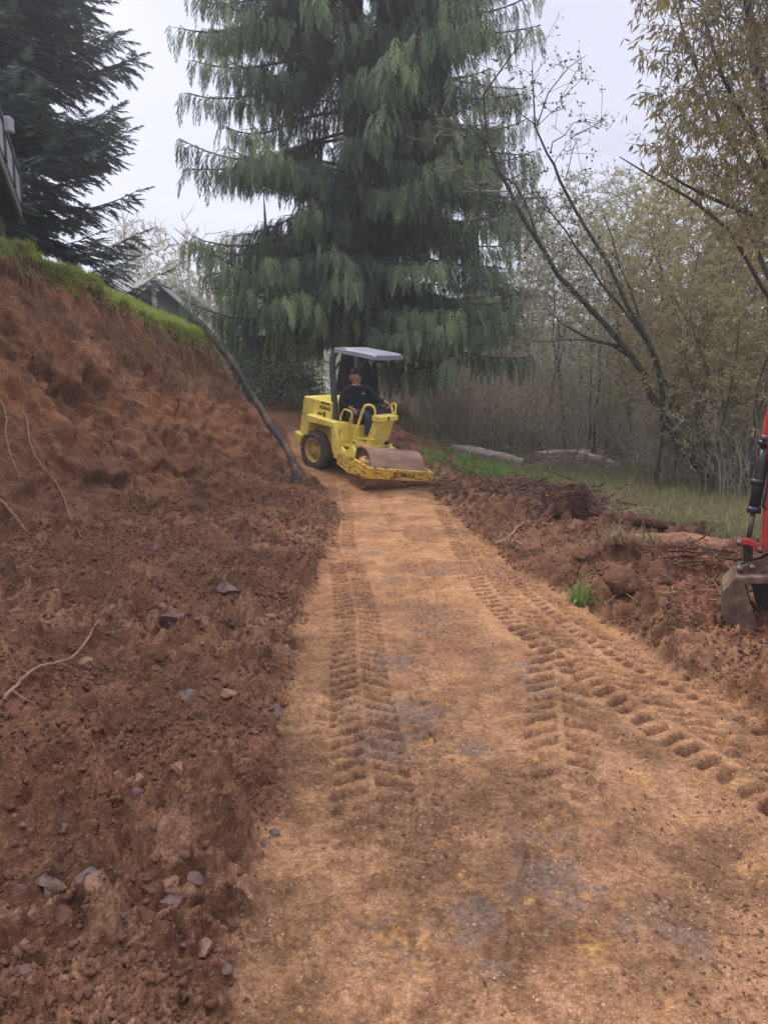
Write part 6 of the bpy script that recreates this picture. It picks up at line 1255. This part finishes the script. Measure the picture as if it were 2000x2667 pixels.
s = .0018+.0052*r.uniform(size=len(p))**3; tag(scatter('grit', GRI, p, r.uniform(0, 6.28, (len(p), 3)), s), 'pale grit pressed into the packed path', 'grit', kind='stuff')
p = from_grid(lambda k: area(k)*TG['path'][:k]*(1-TG['isb'][:k])*ss(.0, .5, fbm(GX[:k]*1.4+3, GY[:k]*.9-2, o=4, gain=.6))/np.maximum(GY[:k], 1.2)**1.0, 7000, r, 12)
s = .002+.006*r.uniform(size=len(p))**4; tag(scatter('path_crumbs', CRU, p, r.uniform(0, 6.28, (len(p), 3)), s), 'darker crumbs loosened on the packed path', 'soil', kind='stuff')
p = from_grid(lambda k: TG['isb'][:k]*(1-TG['lawn'][:k])*(GY[:k] > 6)*(GX[:k] > -8), 2600, r, 14.6)
s = .004+.022*r.uniform(size=len(p))**4; tag(scatter('bank_crumbs', BCR, p, r.uniform(0, 6.28, (len(p), 3)), s), 'clods and crumbs clinging to the cut bank', 'soil', kind='stuff')

# ---------------------------------------------------------------- grass
def tuft(seed, n, h, wd, spread, mt, lean=.5, curl=.5):
    r = np.random.default_rng(seed); V, T, tn = [], [], []; off = 0
    a = r.uniform(0, 6.28, n); b0 = np.stack([np.cos(a), np.sin(a), 0*a], 1)*(spread*r.uniform(0, 1, n))[:, None]; ln = h*r.uniform(.45, 1.1, n); az = r.uniform(0, 6.28, n); d = np.stack([np.cos(az), np.sin(az), 0*az], 1); le = lean*r.uniform(.1, 1, n); sd = np.stack([-np.sin(az), np.cos(az), 0*az], 1)
    for j, t in enumerate((0, .35, .7, 1)):
        c = b0+d*(ln*le*t**1.6)[:, None]; c[:, 2] = ln*(t-curl*le*t*t); w_ = wd*(1-t)**.6/2+.0004; V.append(c-sd*w_); V.append(c+sd*w_)
    V = np.stack(V, 1).reshape(-1, 3); b_ = (np.arange(n)*8)[:, None]; Q = np.concatenate([b_+np.array([[0, 1, 3, 2]]), b_+np.array([[2, 3, 5, 4]]), b_+np.array([[4, 5, 7, 6]])]); me = npmesh('tuft', V, [Q], False); fattr(me, 'tint', np.repeat(.45+.22*r.normal(size=n), 8)); return proto_obj('tuft', me, mt)
LT = [tuft(601+i, 26, .11, .006, .05, M['grass'], .7) for i in range(3)]+[tuft(609, 26, .17, .006, .06, M['grass'], .9, .7)]
r = np.random.default_rng(151)
p = from_grid(lambda k: area(k)*(TG['isb'][:k] > .5)*(TG['d1'][:k] < .12)*(TG['d2'][:k] < .1)*(GX[:k] > -9.5)*np.exp(-np.maximum(-TG['d1'][:k], 0)/1.6), 13000, r, 22); s = r.uniform(.7, 1.5, len(p)); tag(scatter('lawn_grass', LT, p-[0, 0, .01], np.stack([r.normal(size=len(p))*.15, r.normal(size=len(p))*.15, r.uniform(0, 6.28, len(p))], 1), s), 'bright green lawn grass along the top of the bank', 'grass', kind='stuff')
# grass and dead thatch hanging over the cut edge
HT_ = [tuft(621+i, 22, .17, .006, .05, M['grass'], 1.2, 1.1) for i in range(2)]+[tuft(625, 22, .24, .005, .05, M['straw'], 1.2, 1.2)]
p = from_grid(lambda k: (TG['isb'][:k] > .5)*(np.abs(TG['d1'][:k]-.05) < .16)*(TG['d2'][:k] < .35)*(GX[:k] > -8.), 480, r, 15.5); an = r.normal(size=len(p))*.6-.64; tag(scatter('overhanging_grass', HT_, p, np.stack([r.normal(size=len(p))*.3, .9+0*an, an], 1), r.uniform(.6, 1.25, len(p))), 'long grass and thatch drooping over the cut edge of the bank', 'grass', kind='stuff')
p = from_grid(lambda k: (TG['isb'][:k] > .5)*(np.abs(TG['d1'][:k]-.35) < .22)*(TG['d2'][:k] < .3)*(GX[:k] > -8.), 260, r, 15.0)
RT = []
for i in range(3):
    rr_ = np.random.default_rng(640+i); P0, P1 = [], []
    for _ in range(16):
        q = rr_.normal(size=3)*.06; d = np.array([.3, 0, -1.])
        for j in range(5): e = q+(d+rr_.normal(size=3)*.35)*.055; P0.append(q); P1.append(e); q = e
    V, Q = tubes_np(P0, P1, np.full(len(P0), .0028), np.full(len(P0), .0022), 3); RT.append(proto_obj('rootlet', npmesh('rootlet', V, [Q]), M['root']))
tag(scatter('hanging_rootlets', RT, p, np.stack([0*p[:, 0], 0*p[:, 0], r.uniform(-1.4, .2, len(p))], 1), r.uniform(.6, 1.5, len(p))), 'fine rootlets hanging under the turf edge of the bank', 'roots', kind='stuff')
MT_ = [tuft(651+i, 30, .34, .007, .10, M['meadow'], 1.5, .8) for i in range(2)]+[tuft(659, 30, .38, .006, .12, M['straw'], 1.7, .9), tuft(658, 24, .42, .006, .10, M['meadow'], 1.0, .5)]
def mm_(k): return area(k)*TG['meadow'][:k]*(TG['lawn'][:k] < .3)*((GX[:k]-.2) > 0)*(GX[:k] < .62*GY[:k]+.5)*(.35+ss(-.3, .5, fbm(GX[:k]*.8, GY[:k]*.8, o=2)))
p = from_grid(mm_, 8500, r, 25); s = r.uniform(.6, 1.35, len(p)); tag(scatter('meadow_grass', MT_, p-[0, 0, .02], np.stack([r.normal(size=len(p))*.25, r.normal(size=len(p))*.25, r.uniform(0, 6.28, len(p))], 1), s), 'rank green and straw coloured grass between the berm and the wood', 'grass', kind='stuff')
LU = [tuft(661+i, 30, .20, .008, .08, M['lush'], .7, .5) for i in range(2)]
def sp2(cx, cy, sx, sy, n): return np.array([(x, y, surf_z(x, y)) for x, y in zip(r.normal(size=n)*sx+cx, r.normal(size=n)*sy+cy)])
g0 = gpt(1395, 1256); g1 = gpt(1270, 1235)
p = np.concatenate([sp2(g0[0], g0[1], .75, .8, 420), sp2(g1[0], g1[1], .8, .5, 130)]); tag(scatter('lush_grass', LU, p, np.stack([0*p[:, 0], 0*p[:, 0], r.uniform(0, 6.28, len(p))], 1), r.uniform(.6, 1.3, len(p))), 'bright green patch of grass in front of the brush pile', 'grass', kind='stuff')
def one_tuft(u, v, n, h, mt, label, seed, dz=0, spread=.07): 
    o = tuft(seed, n, h, .007, spread, mt, 1.1, .7); o.name = 'grass_tuft'; COL.objects.link(o); p = gpt(u, v, dz); o.location = [float(q) for q in p]; tag(o, label, 'grass tuft')
one_tuft(1512, 1540, 170, .30, M['lush'], 'bright green grass tuft torn out and lying on the red soil', 701)
one_tuft(1600, 1458, 150, .24, M['straw'], 'dry straw coloured grass on the upturned turf lump', 702, .16, .14)
one_tuft(1680, 1448, 110, .22, M['meadow'], 'green grass behind the turf lump', 703, .08, .14)
one_tuft(1535, 1458, 70, .18, M['straw'], 'thin dry grass on the smaller turf lump', 704, .10, .1)
one_tuft(1330, 1412, 60, .22, M['straw'], 'dry grass clump beside the loose stick on the berm', 705, .02, .1)
tuft_b = on_ground(640, 900)
# fern
r = np.random.default_rng(161); fp = gpt(1610, 1345); fe = empty('sword_fern', fp, 'dark green fern growing behind the torn stump', 'fern'); PB, DR, LN = [], [], []
for i in range(16):
    a = r.uniform(0, 6.28); L0 = r.uniform(.4, .65); 
    for t in np.linspace(.1, 1, 22):
        c = np.array([math.cos(a)*L0*t, math.sin(a)*L0*t, L0*(.9*t-.75*t*t)])
        for sd in (-1, 1): PB.append(c); DR.append([math.cos(a)*.35-sd*math.sin(a), math.sin(a)*.35+sd*math.cos(a), -.1]); LN.append(.09*(1.1-t))
n = len(PB); V, T = leaves_np(PB, DR, np.tile([0, 0, 1.], (n, 1)), np.array(LN), .018); leafobj('fronds', V, T, np.full(len(V), .3), M['laurel'], fe)
stick([(1290, 1420), (1320, 1400), (1365, 1372)], .02, M['root'], 'reddish stick slanting up out of the berm', dz=.06, seed=3); stick([(1333, 1403), (1345, 1415), (1358, 1430)], .012, M['rock_t'], 'short pale peeled stick on the berm', dz=.05, seed=4)
stick([(1575, 1532), (1620, 1533), (1665, 1532)], .006, M['root'], 'thin twig lying in front of the big clod', dz=.05, seed=5); stick([(1875, 1610), (1895, 1592), (1900, 1580)], .008, M['root'], 'small crooked twig in front of the bucket', dz=.02, seed=6)
stick([(1090, 2030), (1095, 2033)], .001, M['root'], 'tiny twig', dz=.01, seed=7) if False else None

# ================================================================ AIR
hz = MB(); hz.box((0, 60, 29.5), (260, 210, 61)); hm = bpy.data.materials.new('haze'); hm.use_nodes = True; t = hm.node_tree; t.nodes.clear(); o_ = t.nodes.new('ShaderNodeOutputMaterial'); v_ = t.nodes.new('ShaderNodeVolumePrincipled'); v_.inputs['Color'].default_value = (.95, .96, 1, 1); v_.inputs['Density'].default_value = .0026; v_.inputs['Anisotropy'].default_value = .2; t.links.new(v_.outputs[0], o_.inputs['Volume'])
HAZE = hz.build('haze', hm); tag(HAZE, 'thin damp haze', 'haze', kind='stuff')
